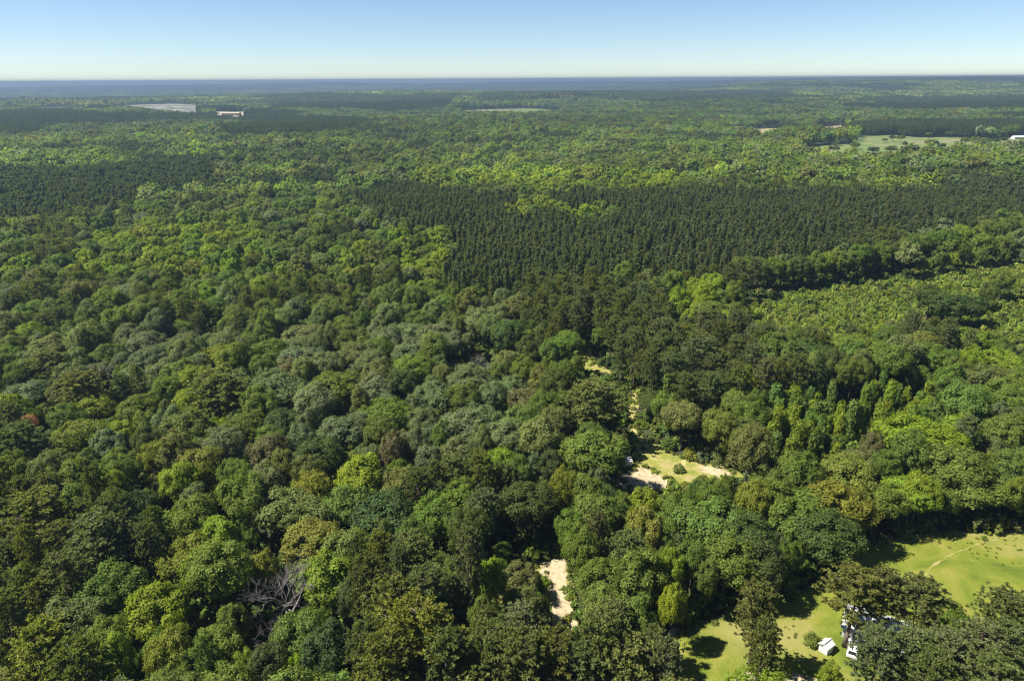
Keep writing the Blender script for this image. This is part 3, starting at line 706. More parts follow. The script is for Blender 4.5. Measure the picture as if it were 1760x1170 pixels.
YT = [trunk_mesh('young_trunk', 120 + i, 4.0, .07, M['bark'], y_[1], 1.0, 5, .15) for i, y_ in enumerate(YH)]
YM = [young(10 + s, 1)[0] for s in range(4)]
VC = [vine_column(s) for s in range(4)]
VT = trunk_mesh('vine_trunk', 150, 12.5, .2, M['bark'], None)
BU = [bush(s, 0) for s in range(3)]; BUL = [bush(s + 5, 1) for s in range(3)]

def merged_patch(name, seed, size, n, kind, lod_meshes, cols=None):
    """many far crowns joined into one mesh; each crown keeps its own tone"""
    rng = np.random.default_rng(seed); Vs, Ts, Fc = [], [], 0
    g = int(round(math.sqrt(n))); st = size / g; cache = []
    for me in lod_meshes:
        v = np.empty(len(me.vertices) * 3, np.float32); me.vertices.foreach_get('co', v); cache.append(v.reshape(-1, 3))
    for i in range(g):
        for j in range(g):
            cx = (i + .5 + rng.uniform(-.4, .4)) * st - size / 2; cy = (j + .5 + rng.uniform(-.4, .4)) * st - size / 2
            v = cache[rng.integers(len(cache))]; a = rng.uniform(0, 6.28); s = rng.uniform(.85, 1.75) if kind != 'pine' else rng.uniform(.85, 1.12)
            R_ = np.array([[math.cos(a), -math.sin(a), 0], [math.sin(a), math.cos(a), 0], [0, 0, 1]])
            Vs.append((v @ R_.T) * np.array([s, s, s ** .6 * rng.uniform(.8, 1.15)]) + np.array([cx, cy, 0]))
            if kind == 'pine': q = rng.uniform(.82, 1.18) * np.array([1, 1, 1])
            else:
                q = rng.uniform(.6, 1.35) * np.array([rng.uniform(.8, 1.25), 1, rng.uniform(.8, 1.3)])
            Ts.append(np.tile(np.array([*q, 1.0]), (len(v), 1)))
    V = np.concatenate(Vs); T = np.concatenate(Ts)
    return mesh_from(name, V, np.arange(len(V)).reshape(-1, 4), [M['needle'] if kind == 'pine' else M['leaf']], tone=T)

def tiny_crown(seed, pine_=False):
    rng = np.random.default_rng(seed + 3000)
    if pine_:
        C = np.array([[0, 0, z] for z in (9, 11, 13, 15, 10, 12)], float) + rng.normal(size=(6, 3)) * .4; sz = np.array([4, 3.6, 3, 2.2, 4, 3.4]); nr = rand_unit(rng, 6)
        V = quads(C, nr, 3.4, rng, 1.3)
    else:
        d = fib(12, rng, -.2); C = d * np.array([3.8, 3.8, 3.4]); C[:, 2] += 10.5
        V = quads(C, unit(d + rand_unit(rng, 12) * .4), 4.4, rng, 1.1)
    return mesh_from('tiny_crown', V, np.arange(len(V)).reshape(-1, 4), [])
TC = [tiny_crown(s) for s in range(5)]; TP = [tiny_crown(s, True) for s in range(4)]
P25B = [merged_patch('wood_patch', 200 + s, 26, 5, 'b', BL) for s in range(5)]
P25P = [merged_patch('pine_patch', 210 + s, 26, 36, 'pine', PPL) for s in range(3)]
P90B = [merged_patch('far_wood_patch', 220 + s, 92, 64, 'b', TC) for s in range(5)]
P90P = [merged_patch('far_pine_patch', 230 + s, 92, 330, 'pine', TP) for s in range(2)]

def scatter(name, meshes, P, rz, sc, idx, colr, label=None, cat=None, kind='stuff'):
    """one object of kind stuff: crowns or patches instanced on points"""
    me = bpy.data.meshes.new(name); n = len(P)
    me.vertices.add(n); me.vertices.foreach_set('co', np.asarray(P, np.float32).ravel())
    def att(nm, typ, dat, key):
        a = me.attributes.new(nm, typ, 'POINT'); a.data.foreach_set(key, dat)
    att('rz', 'FLOAT', np.asarray(rz, np.float32), 'value')
    att('sc', 'FLOAT_VECTOR', np.asarray(sc, np.float32).ravel(), 'vector')
    att('idx', 'INT', np.asarray(idx, np.int32), 'value')
    c4 = np.concatenate([np.asarray(colr), np.ones((n, 1))], 1).astype(np.float32)
    att('color', 'FLOAT_COLOR', c4.ravel(), 'color')
    o = obj(name, me)
    col = bpy.data.collections.new(name + '_kinds')
    for i, m_ in enumerate(meshes): col.objects.link(bpy.data.objects.new('%s_kind_%02d' % (name, i), m_))
    ng = bpy.data.node_groups.new(name, 'GeometryNodeTree')
    ng.interface.new_socket('Geometry', in_out='INPUT', socket_type='NodeSocketGeometry')
    ng.interface.new_socket('Geometry', in_out='OUTPUT', socket_type='NodeSocketGeometry')
    gi = ng.nodes.new('NodeGroupInput'); go = ng.nodes.new('NodeGroupOutput')
    ip = ng.nodes.new('GeometryNodeInstanceOnPoints'); ci = ng.nodes.new('GeometryNodeCollectionInfo')
    ci.inputs['Collection'].default_value = col; ci.inputs['Separate Children'].default_value = True; ci.inputs['Reset Children'].default_value = True
    def na(nm, typ):
        a = ng.nodes.new('GeometryNodeInputNamedAttribute'); a.data_type = typ; a.inputs['Name'].default_value = nm; return a.outputs['Attribute']
    cx = ng.nodes.new('ShaderNodeCombineXYZ'); ng.links.new(na('rz', 'FLOAT'), cx.inputs['Z'])
    L = ng.links.new
    L(gi.outputs[0], ip.inputs['Points']); L(ci.outputs[0], ip.inputs['Instance'])
    ip.inputs['Pick Instance'].default_value = True
    L(na('idx', 'INT'), ip.inputs['Instance Index']); L(cx.outputs[0], ip.inputs['Rotation']); L(na('sc', 'FLOAT_VECTOR'), ip.inputs['Scale'])
    L(ip.outputs[0], go.inputs[0])
    md = o.modifiers.new('scatter', 'NODES'); md.node_group = ng
    tag(o, label, cat, None, kind)
    return o

def jitcol(c, rg, amt=.16):
    f = rg.uniform(1 - amt, 1 + amt); return (c[0] * f * rg.uniform(.9, 1.12), c[1] * f, c[2] * f * rg.uniform(.8, 1.25))

# ------------------------------------------------------------------ split: the largest in view become trees of their own, the rest stuff
for t in TREES:
    t['z'] = float(terrain(t['x'], t['y']))
    zc = t['z'] + t['H'] * (.7 if t['kind'] in ('pine', 'plant') else .62)
    t['px'], t['py'], t['dep'] = [float(v) for v in project(t['x'], t['y'], zc)]
    t['see'] = -10 < t['px'] < 1770 and 120 < t['py'] < 1185
LIM = {'broad': 298, 'pinek': 298, 'young': 240, 'vine': 99, 'row': 60}
fam = lambda t: 'pinek' if t['kind'] in ('pine', 'plant') else t['kind']
for f_, lim in LIM.items():
    c = sorted([t for t in TREES if fam(t) == f_ and t['see']], key=lambda t: -(t['R'] / t['dep']) - (5 if t['hand'] or t.get('field') else 0))
    for t in c[:lim]: t['own'] = True
CR = np.random.default_rng(77)
def crown_rgb(t): return jitcol(CD[t['col']], CR, .10 if t['hand'] else .16)

ORD = ['nearest', 'second nearest', 'third nearest', 'fourth nearest', 'fifth nearest', 'sixth nearest', 'seventh nearest', 'eighth nearest', 'ninth nearest', 'tenth nearest']
def ordinal(k): return ORD[k] if k < 10 else '%dth nearest' % (k + 1) if (k + 1) % 10 not in (1, 2, 3) or 11 <= (k + 1) % 100 <= 13 else '%d%s nearest' % (k + 1, {1: 'st', 2: 'nd', 3: 'rd'}[(k + 1) % 10])
LM = [('the bare sandy strip', 958, 1020), ('the sandy patch in the clearing', 1105, 825), ('the white-roofed house', 1540, 1075), ('the large bare dead tree', 485, 1020), ('the tall lone pine', 804, 965),
      ('the upright lime tree lower left', 385, 922), ('the rust-coloured crown', 51, 730), ('the dead limbs mid-forest', 815, 628), ('the yellowish crown centre left', 385, 618), ('the lime crown at bottom centre', 619, 821),
      ('the sunlit field corner', 1640, 925), ('the small lawn at bottom', 1210, 1110), ('the gap in the grassy track', 1015, 600), ('the bottom left corner', 20, 1160), ('the field\'s right edge', 1755, 900),
      ('the wide lime crown at right', 1576, 754), ('the lime crown by the saplings', 1666, 590), ('the shaded row\'s left end', 1262, 480), ('the lime island among pines', 990, 372),
      ('the left plantation edge', 330, 325), ('the far green pasture', 1530, 248), ('the plantation\'s lowest tip', 850, 500), ('the picture\'s left edge', 5, 560), ('the shaded row\'s right end', 1750, 410), ('the vivid oak by the clearing', 1024, 780),
      ('the large lime crown bottom left', 284, 1050), ('the brownish crown left centre', 460, 780), ('the small white shed', 1420, 1112)]
def labels(lst, noun):
    cells = {}
    for t in lst:
        best = min(((math.hypot(t['px'] - a, t['py'] - b), n, a, b) for n, a, b in LM if math.hypot(t['px'] - a, t['py'] - b) > 14), key=lambda q: q[0])
        d, n, a, b = best; dx, dy = t['px'] - a, t['py'] - b
        side = ('left of' if dx < 0 else 'right of') if abs(dx) > abs(dy) else ('beyond' if dy < 0 else 'in front of')
        w = CNAME[t['col']]
        if fam(t) == 'broad': w += {0: ' rounded', 1: ' upright', 2: ' spreading'}[t['style']]
        if t['kind'] == 'plant': w += ' narrow'
        cells.setdefault((w, n, side), []).append((d, t))
    for (w, n, side), q in cells.items():
        q.sort(key=lambda e: e[0])
        for k, (d, t) in enumerate(q):
            t['label'] = ('%s %s, %s' % (w, noun, (ordinal(k) + ' ' if len(q) > 1 else '') + side + ' ' + n)).replace('nearest left of', 'to the left of').replace('nearest right of', 'to the right of') if False else '%s %s, %s %s %s' % (w, noun, ordinal(k), side, n)
for f_, noun in (('broad', 'tree'), ('pinek', 'pine'), ('young', 'sapling'), ('vine', 'vine-hung tree'), ('row', 'row tree')):
    labels([t for t in TREES if t.get('own') and fam(t) == f_], noun)

SPEC = {'broad': ('broadleaf_tree', 'tree', 'broadleaf trees of the forest'), 'pinek': ('pine_tree', 'pine tree', 'pine trees of the forest'), 'young': ('young_tree', 'young tree', 'young trees of the regrowth'),
        'vine': ('vine_covered_tree', 'tree', 'vine-covered trees right of the clearing'), 'row': ('row_tree', 'tree', 'trees of the long shaded row')}
own_rng = random.Random(3)
for t in [t for t in TREES if t.get('own')]:
    f_ = fam(t); nm, cat, grp = SPEC[f_]
    if f_ in ('broad', 'row'):
        i = own_rng.choice(BH_style[t['style']]); cm, tm = BH[i][0], BT[i]; ux, uz = 5.6, 16.2 if t['style'] != 1 else 17.2
        if t['dep'] > 330 and t['R'] / t['dep'] < .012: cm = BM_[own_rng.randrange(6)]
    elif t['kind'] == 'pine':
        i = own_rng.randrange(4); cm, tm = PH[i][0], PT[i]; ux, uz = 3.9, PH[i][2]
        if t['H'] > 24: i = 2; cm, tm = PH[i][0], PT[i]; ux, uz = 3.3, 20.
    elif t['kind'] == 'plant': i = own_rng.randrange(4); cm, tm = PPM[i][0], PPT[i]; ux, uz = 1.6, 17.
    elif f_ == 'young': i = own_rng.randrange(4); cm, tm = YH[i][0], YT[i]; ux, uz = 1.9, 5.2
    else: i = own_rng.randrange(4); cm, tm = VC[i], VT; ux, uz = 1.7, 14.
    s, sz = t['R'] / ux, t['H'] / uz
    e = bpy.data.objects.new(nm, None); e.empty_display_size = 1; COL.objects.link(e)
    e.location = (t['x'], t['y'], t['z']); e.rotation_euler = (own_rng.uniform(-.03, .03), own_rng.uniform(-.03, .03), own_rng.uniform(0, 6.28)); e.scale = (s * own_rng.uniform(.86, 1.14), s * own_rng.uniform(.86, 1.14), sz)
    tag(e, t['label'], cat, grp)
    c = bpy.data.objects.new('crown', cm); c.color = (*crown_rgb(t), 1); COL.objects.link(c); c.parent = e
    k = bpy.data.objects.new('trunk', tm); COL.objects.link(k); k.parent = e

def dump(name, ts, meshes, unitR, unitH, pick=None, **kw):
    if not ts: return
    P = [(t['x'], t['y'], t['z']) for t in ts]; n = len(ts)
    sc = [(t['R'] / unitR, t['R'] / unitR, t['H'] / unitH) for t in ts]
    scatter(name, meshes, P, CR.uniform(0, 6.28, n), sc, CR.integers(0, len(meshes), n), [crown_rgb(t) for t in ts], **kw)
rest = [t for t in TREES if not t.get('own')]
D1 = 330
dump('near_forest', [t for t in rest if fam(t) in ('broad', 'row') and t['dep'] < D1], [b[0] for b in BH], 5.6, 16.4)
dump('middle_forest', [t for t in rest if fam(t) in ('broad', 'row') and t['dep'] >= D1], BM_, 5.6, 16.4)
dump('pine_grove', [t for t in rest if t['kind'] == 'pine'], PM, 3.8, 20.5)
dump('pine_plantation', [t for t in rest if t['kind'] == 'plant'], [p[0] for p in PPM], 1.6, 17.)
dump('plantation_trunks', [t for t in rest if t['kind'] == 'plant'], PPT, 1.85, 17.)
dump('young_growth', [t for t in rest if t['kind'] == 'young'], YM, 1.9, 5.2)
dump('vine_thicket', [t for t in rest if t['kind'] == 'vine'], VC, 1.7, 14.)

# ------------------------------------------------------------------ beyond 640 m: single far trees, then patches of canopy
def far_layer(name, r0, r1, half, step, meshes_b, meshes_p, seed, unitR=1.0, single=True, zlook=11):
    rg = np.random.default_rng(seed)
    gx = np.arange(-r1 * math.sin(math.radians(half)), r1 * math.sin(math.radians(half)), step); gy = np.arange(r0 * math.cos(math.radians(half)) * .95, r1, step)
    X, Y = np.meshgrid(gx, gy); X = X.ravel(); Y = Y.ravel()
    j = .45 * step if single else 0.1 * step
    X = X + rg.uniform(-j, j, X.shape); Y = Y + rg.uniform(-j, j, X.shape)
    r = np.hypot(X, Y); k = (r >= r0) & (r < r1) & (np.abs(X) < Y * math.tan(math.radians(half)))
    X, Y = X[k], Y[k]; z = terrain(X, Y); px, py, _ = project(X, Y, z + zlook); cov = cover(px, py)
    ok = ~blocked(X, Y, np.full(X.shape, 4.5 if single else step * .4), np.full(X.shape, 15.0))
    X, Y, z, cov = X[ok], Y[ok], z[ok], cov[ok]
    cl = pick_colours(cov, X, Y, rg)
    # broad belts of darker and lighter wood
    belt = vnoise(X, Y, 420, 12)
    colr = np.array([jitcol(CD[c], rg, .16) for c in cl]) * ((0.72 + .5 * belt) * (0.6 + .7 * vnoise(X, Y, 70, 15)) * (0.85 + .3 * vnoise(X, Y, 28, 16)) * np.where(Y > 3000, .55 + .9 * vnoise(X, Y * .7, 1300, 19), 1))[:, None]
    pin = cov == 1
    if single: pin |= (cov == 0) & (vnoise(X, Y, 60, 14) > .72)
    else: pin |= (cov == 0) & (vnoise(X, Y, 330, 14) > .68)
    n = len(X); rz = rg.uniform(0, 6.28, n) if single else rg.integers(0, 4, n) * (math.pi / 2)
    s = rg.uniform(.7, 1.7, n) if single else np.ones(n)
    sc = np.stack([s, s, s ** .6 * rg.uniform(.8, 1.15, n) if single else rg.uniform(.9, 1.15, n)], 1)
    P = np.stack([X, Y, z], 1); b = ~pin
    if not single: colr = colr * 1.0
    colr[pin] = 0.85 * np.array([jitcol(CD['Q'], rg, .14) for _ in range(int(pin.sum()))]).reshape(-1, 3)
    scatter(name, meshes_b, P[b], rz[b], sc[b], rg.integers(0, len(meshes_b), int(b.sum())), colr[b])
    return P[pin], rz[pin], sc[pin], colr[pin], rg
P_, rz_, sc_, c_, rg_ = far_layer('far_forest', 636, 1250, 44, 10.4, BL, PPL, 31)
# far pines stand closer together
reps = 5; P3 = np.repeat(P_, reps, 0); P3[:, :2] += rg_.uniform(-5.4, 5.4, (len(P3), 2))
scatter('far_pines', PPL, P3, rg_.uniform(0, 6.28, len(P3)), np.repeat(np.stack([sc_[:, 0] * 0 + 1.05] * 2 + [rg_.uniform(.9, 1.08, len(P_))], 1), reps, 0), rg_.integers(0, 4, len(P3)), np.repeat(c_, reps, 0))
P_, rz_, sc_, c_, rg_ = far_layer('distant_forest', 1250, 3000, 43, 25.0, P25B, P25P, 32, single=False)
scatter('distant_pines', P25P, P_, rz_, sc_, rg_.integers(0, 3, len(P_)), c_)
P_, rz_, sc_, c_, rg_ = far_layer('horizon_forest', 3000, 16200, 42, 88.0, P90B, P90P, 33, single=False)
scatter('horizon_pines', P90P, P_, rz_, sc_, rg_.integers(0, 2, len(P_)), c_)

# ------------------------------------------------------------------ undergrowth on the forest floor and at the clearing edges
x, y = wedge(42000, 50, 620, 45, 51); rg = np.random.default_rng(52)
ok = ~blocked(x, y, np.full(x.shape, 1.2), np.full(x.shape, 2.0), True); x, y = x[ok], y[ok]; n = len(x)
s = rg.uniform(.6, 1.5, n); keys = rg.choice(list('DDGGOV'), n)
scatter('undergrowth', BUL, np.stack([x, y, terrain(x, y)], 1), rg.uniform(0, 6.28, n), np.stack([s, s, s * rg.uniform(.8, 1.5, n)], 1), rg.integers(0, 3, n), np.array([jitcol(CD[k], rg, .2) for k in keys]))
# tufts and weeds along the edges of the open ground
Tp = []
for poly, wd, dens in ((STRIP_GRASS, 2.0, 2.2), (CLEAR, 3.5, 1.6), (TRACK, 2.5, 1.2), (LAWN, 1.6, 0.9), (CLEAR_SAND, 1.2, 1.0)):
    Wp = [unproject(a, b) for a, b in poly]
    for k in range(len(Wp)):
        a, b = Wp[k], Wp[(k + 1) % len(Wp)]; L = math.hypot(a[0] - b[0], a[1] - b[1])
        for q in range(int(L * dens)):
            f = rnd.random(); Tp.append((a[0] + (b[0] - a[0]) * f + rnd.gauss(0, wd * .6), a[1] + (b[1] - a[1]) * f + rnd.gauss(0, wd * .6)))
Tp = np.array(Tp); n = len(Tp); s = rg.uniform(.12, .5, n)
scatter('edge_weeds', BUL, np.stack([Tp[:, 0], Tp[:, 1], terrain(Tp[:, 0], Tp[:, 1])], 1), rg.uniform(0, 6.28, n), np.stack([s * 1.2, s * 1.2, s], 1), rg.integers(0, 3, n),
        np.array([jitcol(CD[k], rg, .2) for k in rg.choice(list('GLYOO'), n)]))

# grass tufts and weeds standing in the lawn
LW_ = [unproject(a, b) for a, b in LAWN]; xs = [p[0] for p in LW_]; ys = [p[1] for p in LW_]
gx = rg.uniform(min(xs), max(xs), 60000); gy = rg.uniform(min(ys), max(ys), 60000); k = inpoly(gx, gy, LW_) & (vnoise(gx, gy, 9, 31) * .5 + rg.uniform(size=60000) * .5 > .62); gx, gy = gx[k][:900], gy[k][:900]; n = len(gx)
s = rg.uniform(.06, .15, n)
scatter('lawn_tufts', BUL, np.stack([gx, gy, terrain(gx, gy) + .03], 1), rg.uniform(0, 6.28, n), np.stack([s * 1.5, s * 1.5, s], 1), rg.integers(0, 3, n), np.array([jitcol(CD[q], rg, .2) for q in rg.choice(list('LYYO'), n)]))
# ------------------------------------------------------------------ dead trees
def dead_tree(px, py, H, seed, label, spread=1.0, name='dead_tree'):
    x, y = unproject(px, py, H * .6); mb = dead_mesh(seed, H, spread)
    e = bpy.data.objects.new(name, None); COL.objects.link(e); e.location = (x, y, float(terrain(x, y))); tag(e, label, 'dead tree', 'bare dead trees')
    cut = 2 * 1
    obj('bare_branches', mb.mesh('bare_branches', [M['dead']], True), e)
    t = MB(); t.tube([(0, 0, -.6), (.05, 0, H * .17), (.1, 0, H * .335)], [H * .032, H * .027, H * .0245], 8); obj('trunk', t.mesh('dead_trunk', [M['dead']], True), e)
    return e
dead_tree(488, 1006, 22.0, 5, 'bare grey dead tree with a wide fan of branches among green crowns', 1.15)
dead_tree(462, 1068, 13.0, 9, 'smaller bare dead tree just below the large grey dead one', 1.5)
dead_tree(818, 626, 17.0, 12, 'bare pale limbs of a dead tree in the middle of the forest', 1.3)
dead_tree(678, 778, 14.0, 14, 'dark leafless tree in the gap among grey-green oaks', 1.2)

# ------------------------------------------------------------------ bushes round the clearing
BUSHES = [(1167, 806, 1.7, 'G', 'tall green bush standing alone in the clearing beside the sand'), (1188, 782, 2.4, 'Y', 'yellowish bush on the upper edge of the clearing'), (1205, 786, 2.2, 'S', 'grey-green bush on the clearing edge right of the yellowish one'),
          (1150, 766, 2.5, 'G', 'green bush at the bend of the clearing'), (1238, 792, 2.6, 'O', 'olive bush at the right of the upper clearing edge'), (1256, 796, 2.3, 'G', 'green bush beyond the clearing\'s right tip'),
          (1165, 838, 1.6, 'L', 'bright low bush right of the sandy patch'), (935, 1000, 1.6, 'L', 'bright low bush on the left edge of the sandy strip'), (1345, 1146, 1.8, 'L', 'lime bush beside the dirt drive'),
          (1398, 1100, 1.8, 'G', 'green bush between the lawn and the white shed'), (1648, 1080, 2.4, 'G', 'green bush at the tip of the field by the pines'), (1425, 1160, 2.2, 'L', 'lime bush at the foot of the lawn strip')]
for px, py, R, c, lab in BUSHES:
    x, y = unproject(px, py, R * .5); e = bpy.data.objects.new('bush', BU[rnd.randrange(3)]); COL.objects.link(e)
    e.location = (x, y, float(terrain(x, y)) - .05); e.rotation_euler = (0, 0, rnd.uniform(0, 6.28)); e.scale = (R / 1.9, R / 1.9, R / 1.6 * (1.5 if '807' in str(py) or R > 2.5 else 1)); e.color = (*jitcol(CD[c], CR, .08), 1)
    tag(e, lab, 'bush', 'bushes round the clearings')

# ------------------------------------------------------------------ buildings
def gable_house(name, loc, rz, L, Wd, wall_h, roof_h, wallm, roofm, label, cat, over=.45, windows=(), doors=(), group=None, seams=True):
    e = bpy.data.objects.new(name, None); COL.objects.link(e); e.location = loc; e.rotation_euler = (0, 0, rz); tag(e, label, cat, group)
    w = MB(); a, b = L / 2, Wd / 2
    w.poly([(-a, -b, -.3), (a, -b, -.3), (a, -b, wall_h), (-a, -b, wall_h)]); w.poly([(a, b, -.3), (-a, b, -.3), (-a, b, wall_h), (a, b, wall_h)])
    w.poly([(a, -b, -.3), (a, b, -.3), (a, b, wall_h), (a, 0, wall_h + roof_h), (a, -b, wall_h)]); w.poly([(-a, b, -.3), (-a, -b, -.3), (-a, -b, wall_h), (-a, 0, wall_h + roof_h), (-a, b, wall_h)])
    obj('wall', w.mesh('house_wall', [wallm]), e)
    r = MB(); A = a + over; sl = roof_h / b; B = b + over; zb = wall_h - over * sl; th = .14
    for s in (-1, 1):
        r.poly([(-A, s * B, zb + th), (A, s * B, zb + th), (A, 0, wall_h + roof_h + th), (-A, 0, wall_h + roof_h + th)][::s])
        r.poly([(-A, s * B, zb), (-A, 0, wall_h + roof_h), (A, 0, wall_h + roof_h), (A, s * B, zb)][::s])
        r.poly([(-A, s * B, zb), (A, s * B, zb), (A, s * B, zb + th), (-A, s * B, zb + th)])
        for q in (-A, A): r.poly([(q, s * B, zb), (q, 0, wall_h + roof_h), (q, 0, wall_h + roof_h + th), (q, s * B, zb + th)])
        if seams:
            k = -A + .3
            while k < A:
                r.poly([(k, s * B, zb + th + .05), (k + .06, s * B, zb + th + .05), (k + .06, 0, wall_h + roof_h + th + .05), (k, 0, wall_h + roof_h + th + .05)]); k += .9
    rf = obj('roof', r.mesh('house_roof', [roofm]), e)
    rc = MB(); rc.box((0, 0, wall_h + roof_h + th + .07), (2 * A, .3, .06)); obj('ridge_cap', rc.mesh('ridge_cap', [M['metal']]), rf)
    for (wx, side, ww, wh, wz) in windows:
        y0 = side * (b + .03); m = MB(); m.box((wx, y0, wz), (ww + .2, .06, wh + .2)); f = obj('window', m.mesh('window_frame', [M['white']]), e)
        m = MB()
        for q in (-1, 1): m.box((wx + q * ww / 4, y0 + side * .04, wz), (ww / 2 - .05, .03, wh))
        obj('pane', m.mesh('window_pane', [M['glass']]), f)
    for (wx, side, ww, wh) in doors:
        m = MB(); m.box((wx, side * (b + .04), wh / 2), (ww, .07, wh)); d = obj('door', m.mesh('door', [M['white']]), e)
        m = MB(); m.box((wx + ww * .38, side * (b + .1), wh * .48), (.06, .06, .14)); obj('handle', m.mesh('handle', [M['metal']]), d)
    return e
hx, hy = unproject(1540, 1082, 3.0)
house = gable_house('house', (hx, hy, 0), math.radians(-33), 17.0, 7.2, 2.5, 1.3, M['siding'], M['whiteroof'],
    'low grey house with a white metal roof under the pines', 'house', windows=[(-6, -1, 1.3, 1.1, 1.5), (-2.8, -1, 1.3, 1.1, 1.5), (3.0, -1, 1.6, 1.1, 1.5), (6.5, -1, 1.0, 1.0, 1.6), (-5, 1, 1.3, 1.1, 1.5), (4, 1, 1.3, 1.1, 1.5)], doors=[(0.4, -1, 1.0, 2.05)])
ch = MB(); ch.box((5.2, -2.2, 3.9), (1.1, .8, 2.6)); chm = obj('chimney', ch.mesh('chimney', [M['brick']]), house)
cc = MB(); cc.box((5.2, -2.2, 5.26), (1.3, 1.0, .12)); obj('chimney_cap', cc.mesh('chimney_cap', [M['concrete']]), chm)
pr = MB(); pr.box((0.4, -5.2, 2.55), (4.2, 2.6, .1)); obj('porch_roof', pr.mesh('porch_roof', [M['whiteroof']]), house)
for q in (-1.6, 2.4):
    m = MB(); m.box((q, -6.3, 1.2), (.14, .14, 2.55)); obj('porch_post', m.mesh('porch_post', [M['white']]), house)
m = MB(); m.box((0.4, -5.2, .12), (4.2, 2.6, .24)); obj('porch_floor', m.mesh('porch_floor', [M['concrete']]), house)
x, y = unproject(1600, 1120, 2.6)
gable_house('outbuilding', (x, y, 0), math.radians(-40), 5.0, 4.2, 2.3, 1.2, M['brick'], M['whiteroof'], 'small brick outbuilding with a white roof right of the low grey house', 'outbuilding', windows=[(-1.5, -1, .9, .9, 1.4)], doors=[(1.2, -1, .95, 2.0)])
x, y = unproject(1421, 1106, 1.6)
gable_house('shed', (x, y, 0), math.radians(35), 2.0, 1.7, 1.6, .5, M['white'], M['whiteroof'], 'small white shed at the lawn edge left of the house', 'shed', over=.2, doors=[(0, -1, .9, 1.6)])
x, y = unproject(1077, 794, 1.4)
gable_house('deer_hut', (x, y, 0), math.radians(20), 2.2, 2.0, 2.0, .6, M['white'], M['whiteroof'], 'tiny white hut half hidden beside the oak above the sandy clearing', 'hut', over=.15, doors=[(0, -1, .8, 1.7)])

def car(loc, rz, label):
    e = bpy.data.objects.new('parked_car', None); COL.objects.link(e); e.location = loc; e.rotation_euler = (0, 0, rz); tag(e, label, 'car')
    b = MB(); prof = [(-2.4, .45), (-2.4, .95), (-2.25, 1.05), (-1.9, 1.75), (0.2, 1.78), (0.95, 1.12), (2.1, .98), (2.35, .75), (2.35, .4)]
    n = len(prof)
    for s in (-1, 1): b.poly([(x_, s * (.92 if z_ < 1.2 else .76), z_) for x_, z_ in prof][::s])
    for k in range(n):
        (x0, z0), (x1, z1) = prof[k], prof[(k + 1) % n]; w0 = .92 if z0 < 1.2 else .76; w1 = .92 if z1 < 1.2 else .76
        b.poly([(x0, -w0, z0), (x0, w0, z0), (x1, w1, z1), (x1, -w1, z1)])
    obj('body', b.mesh('car_body', [M['white']]), e)
    g = MB(); g.poly([(.28, -.68, 1.72), (.9, -.78, 1.2), (.9, .78, 1.2), (.28, .68, 1.72)]); gm = obj('windscreen', g.mesh('windscreen', [M['glass']]), e); gm.location = (.03, 0, .03)
    for s in (-1, 1):
        g = MB(); g.poly([(-1.75, s * .83, 1.22), (-1.6, s * .795, 1.66), (.1, s * .795, 1.66), (.62, s * .85, 1.22)][::-s]); gm = obj('side_window', g.mesh('side_window', [M['glass']]), e); gm.location = (0, s * .06, 0)
    g = MB(); g.poly([(-2.24, -.7, 1.14), (-1.98, -.62, 1.66), (-1.98, .62, 1.66), (-2.24, .7, 1.14)]); gm = obj('rear_window', g.mesh('rear_window', [M['glass']]), e); gm.location = (-.05, 0, 0)
    for x_ in (-1.5, 1.5):
        for s in (-1, 1):
            w = MB(); w.tube([(x_, s * .7, .34), (x_, s * .95, .34)], [.34, .34], 14); wh = obj('wheel', w.mesh('wheel', [M['dark']]), e)
            w = MB(); w.tube([(x_, s * .955, .34), (x_, s * .965, .34)], [.2, .2], 10); obj('rim', w.mesh('rim', [M['metal']]), wh)
    for s in (-1, 1):
        w = MB(); w.box((2.34, s * .68, .78), (.08, .36, .16)); obj('headlight', w.mesh('headlight', [M['glass']]), e)
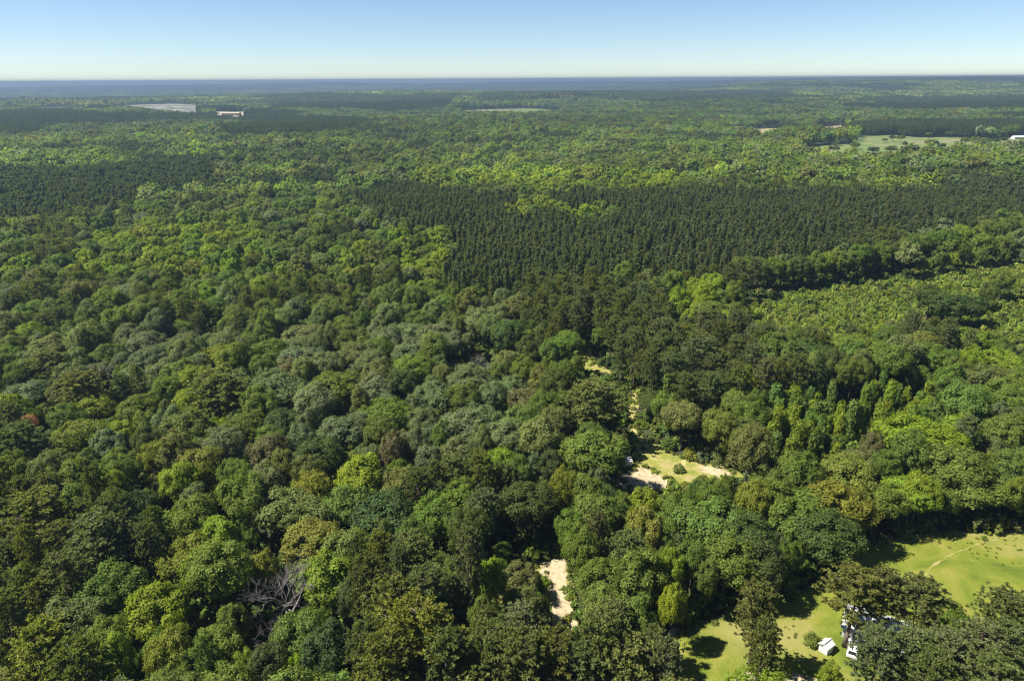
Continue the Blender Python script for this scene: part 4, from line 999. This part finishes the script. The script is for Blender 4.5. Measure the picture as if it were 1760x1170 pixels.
x, y = unproject(1466, 1113, .8)
car((x, y, .05), math.radians(60), 'white parked car with dark windows in front of the low house')

x, y = unproject(398, 197, 4)
gable_house('warehouse', (x, y, float(terrain(x, y))), 0, 52, 20, 8, 2.5, M['cream'], M['cream'], 'long cream warehouse far off at the left among the trees', 'warehouse', over=.6, windows=[(-20, -1, 5, 4, 3), (0, -1, 5, 4, 3), (20, -1, 5, 4, 3)], seams=False)
x, y = unproject(402, 186, 4)
gable_house('warehouse', (x, y, float(terrain(x, y))), math.radians(4), 90, 34, 10, 4, M['blue'], M['blue'], 'dark blue hall just beyond the cream warehouse', 'warehouse', over=.6, windows=[(-20, -1, 5, 4, 4)], seams=False)
for px, py, L_, W_, lab in ((1512, 209, 15, 9, 'small white farm building beyond the green pasture, brightest'), (1568, 206, 12, 8, 'pale roof among trees right of the brightest farm building'), (1752, 236, 24, 9, 'long white barn at the right edge by the pasture'),
                            (372, 198, 14, 9, 'small white building left of the cream warehouse')):
    x, y = unproject(px, py, 3); z = float(terrain(x, y))
    gable_house('farm_building', (x, y, z + 5 if py < 212 else z), math.radians(rnd.uniform(-15, 10)), L_, W_, 4.5 if py < 230 else 3.5, 2.2, M['white'], M['whiteroof'], lab, 'farm building', group='white farm buildings', windows=[(-L_ * .25, -1, 1.5, 1.2, 2), (L_ * .25, -1, 1.5, 1.2, 2)], doors=[(0, -1, 2, 2.5)], seams=False)

# ------------------------------------------------------------------ haze
hz = MB(); zt, zb = 112.0, -95.0
hz.box((0, 0, (zt + zb) / 2), (35000, 35000, zt - zb))
m, nt, nd, lk = newmat('haze'); pv = N(nt, 'ShaderNodeVolumePrincipled'); pv.inputs['Color'].default_value = (0.19, 0.28, 0.41, 1); pv.inputs['Density'].default_value = HAZE_DENSITY
pv.inputs['Anisotropy'].default_value = 0.2
o_ = N(nt, 'ShaderNodeOutputMaterial'); lk.new(pv.outputs[0], o_.inputs['Volume'])
h_ = obj('haze', hz.mesh('haze', [m])); tag(h_, kind='stuff')
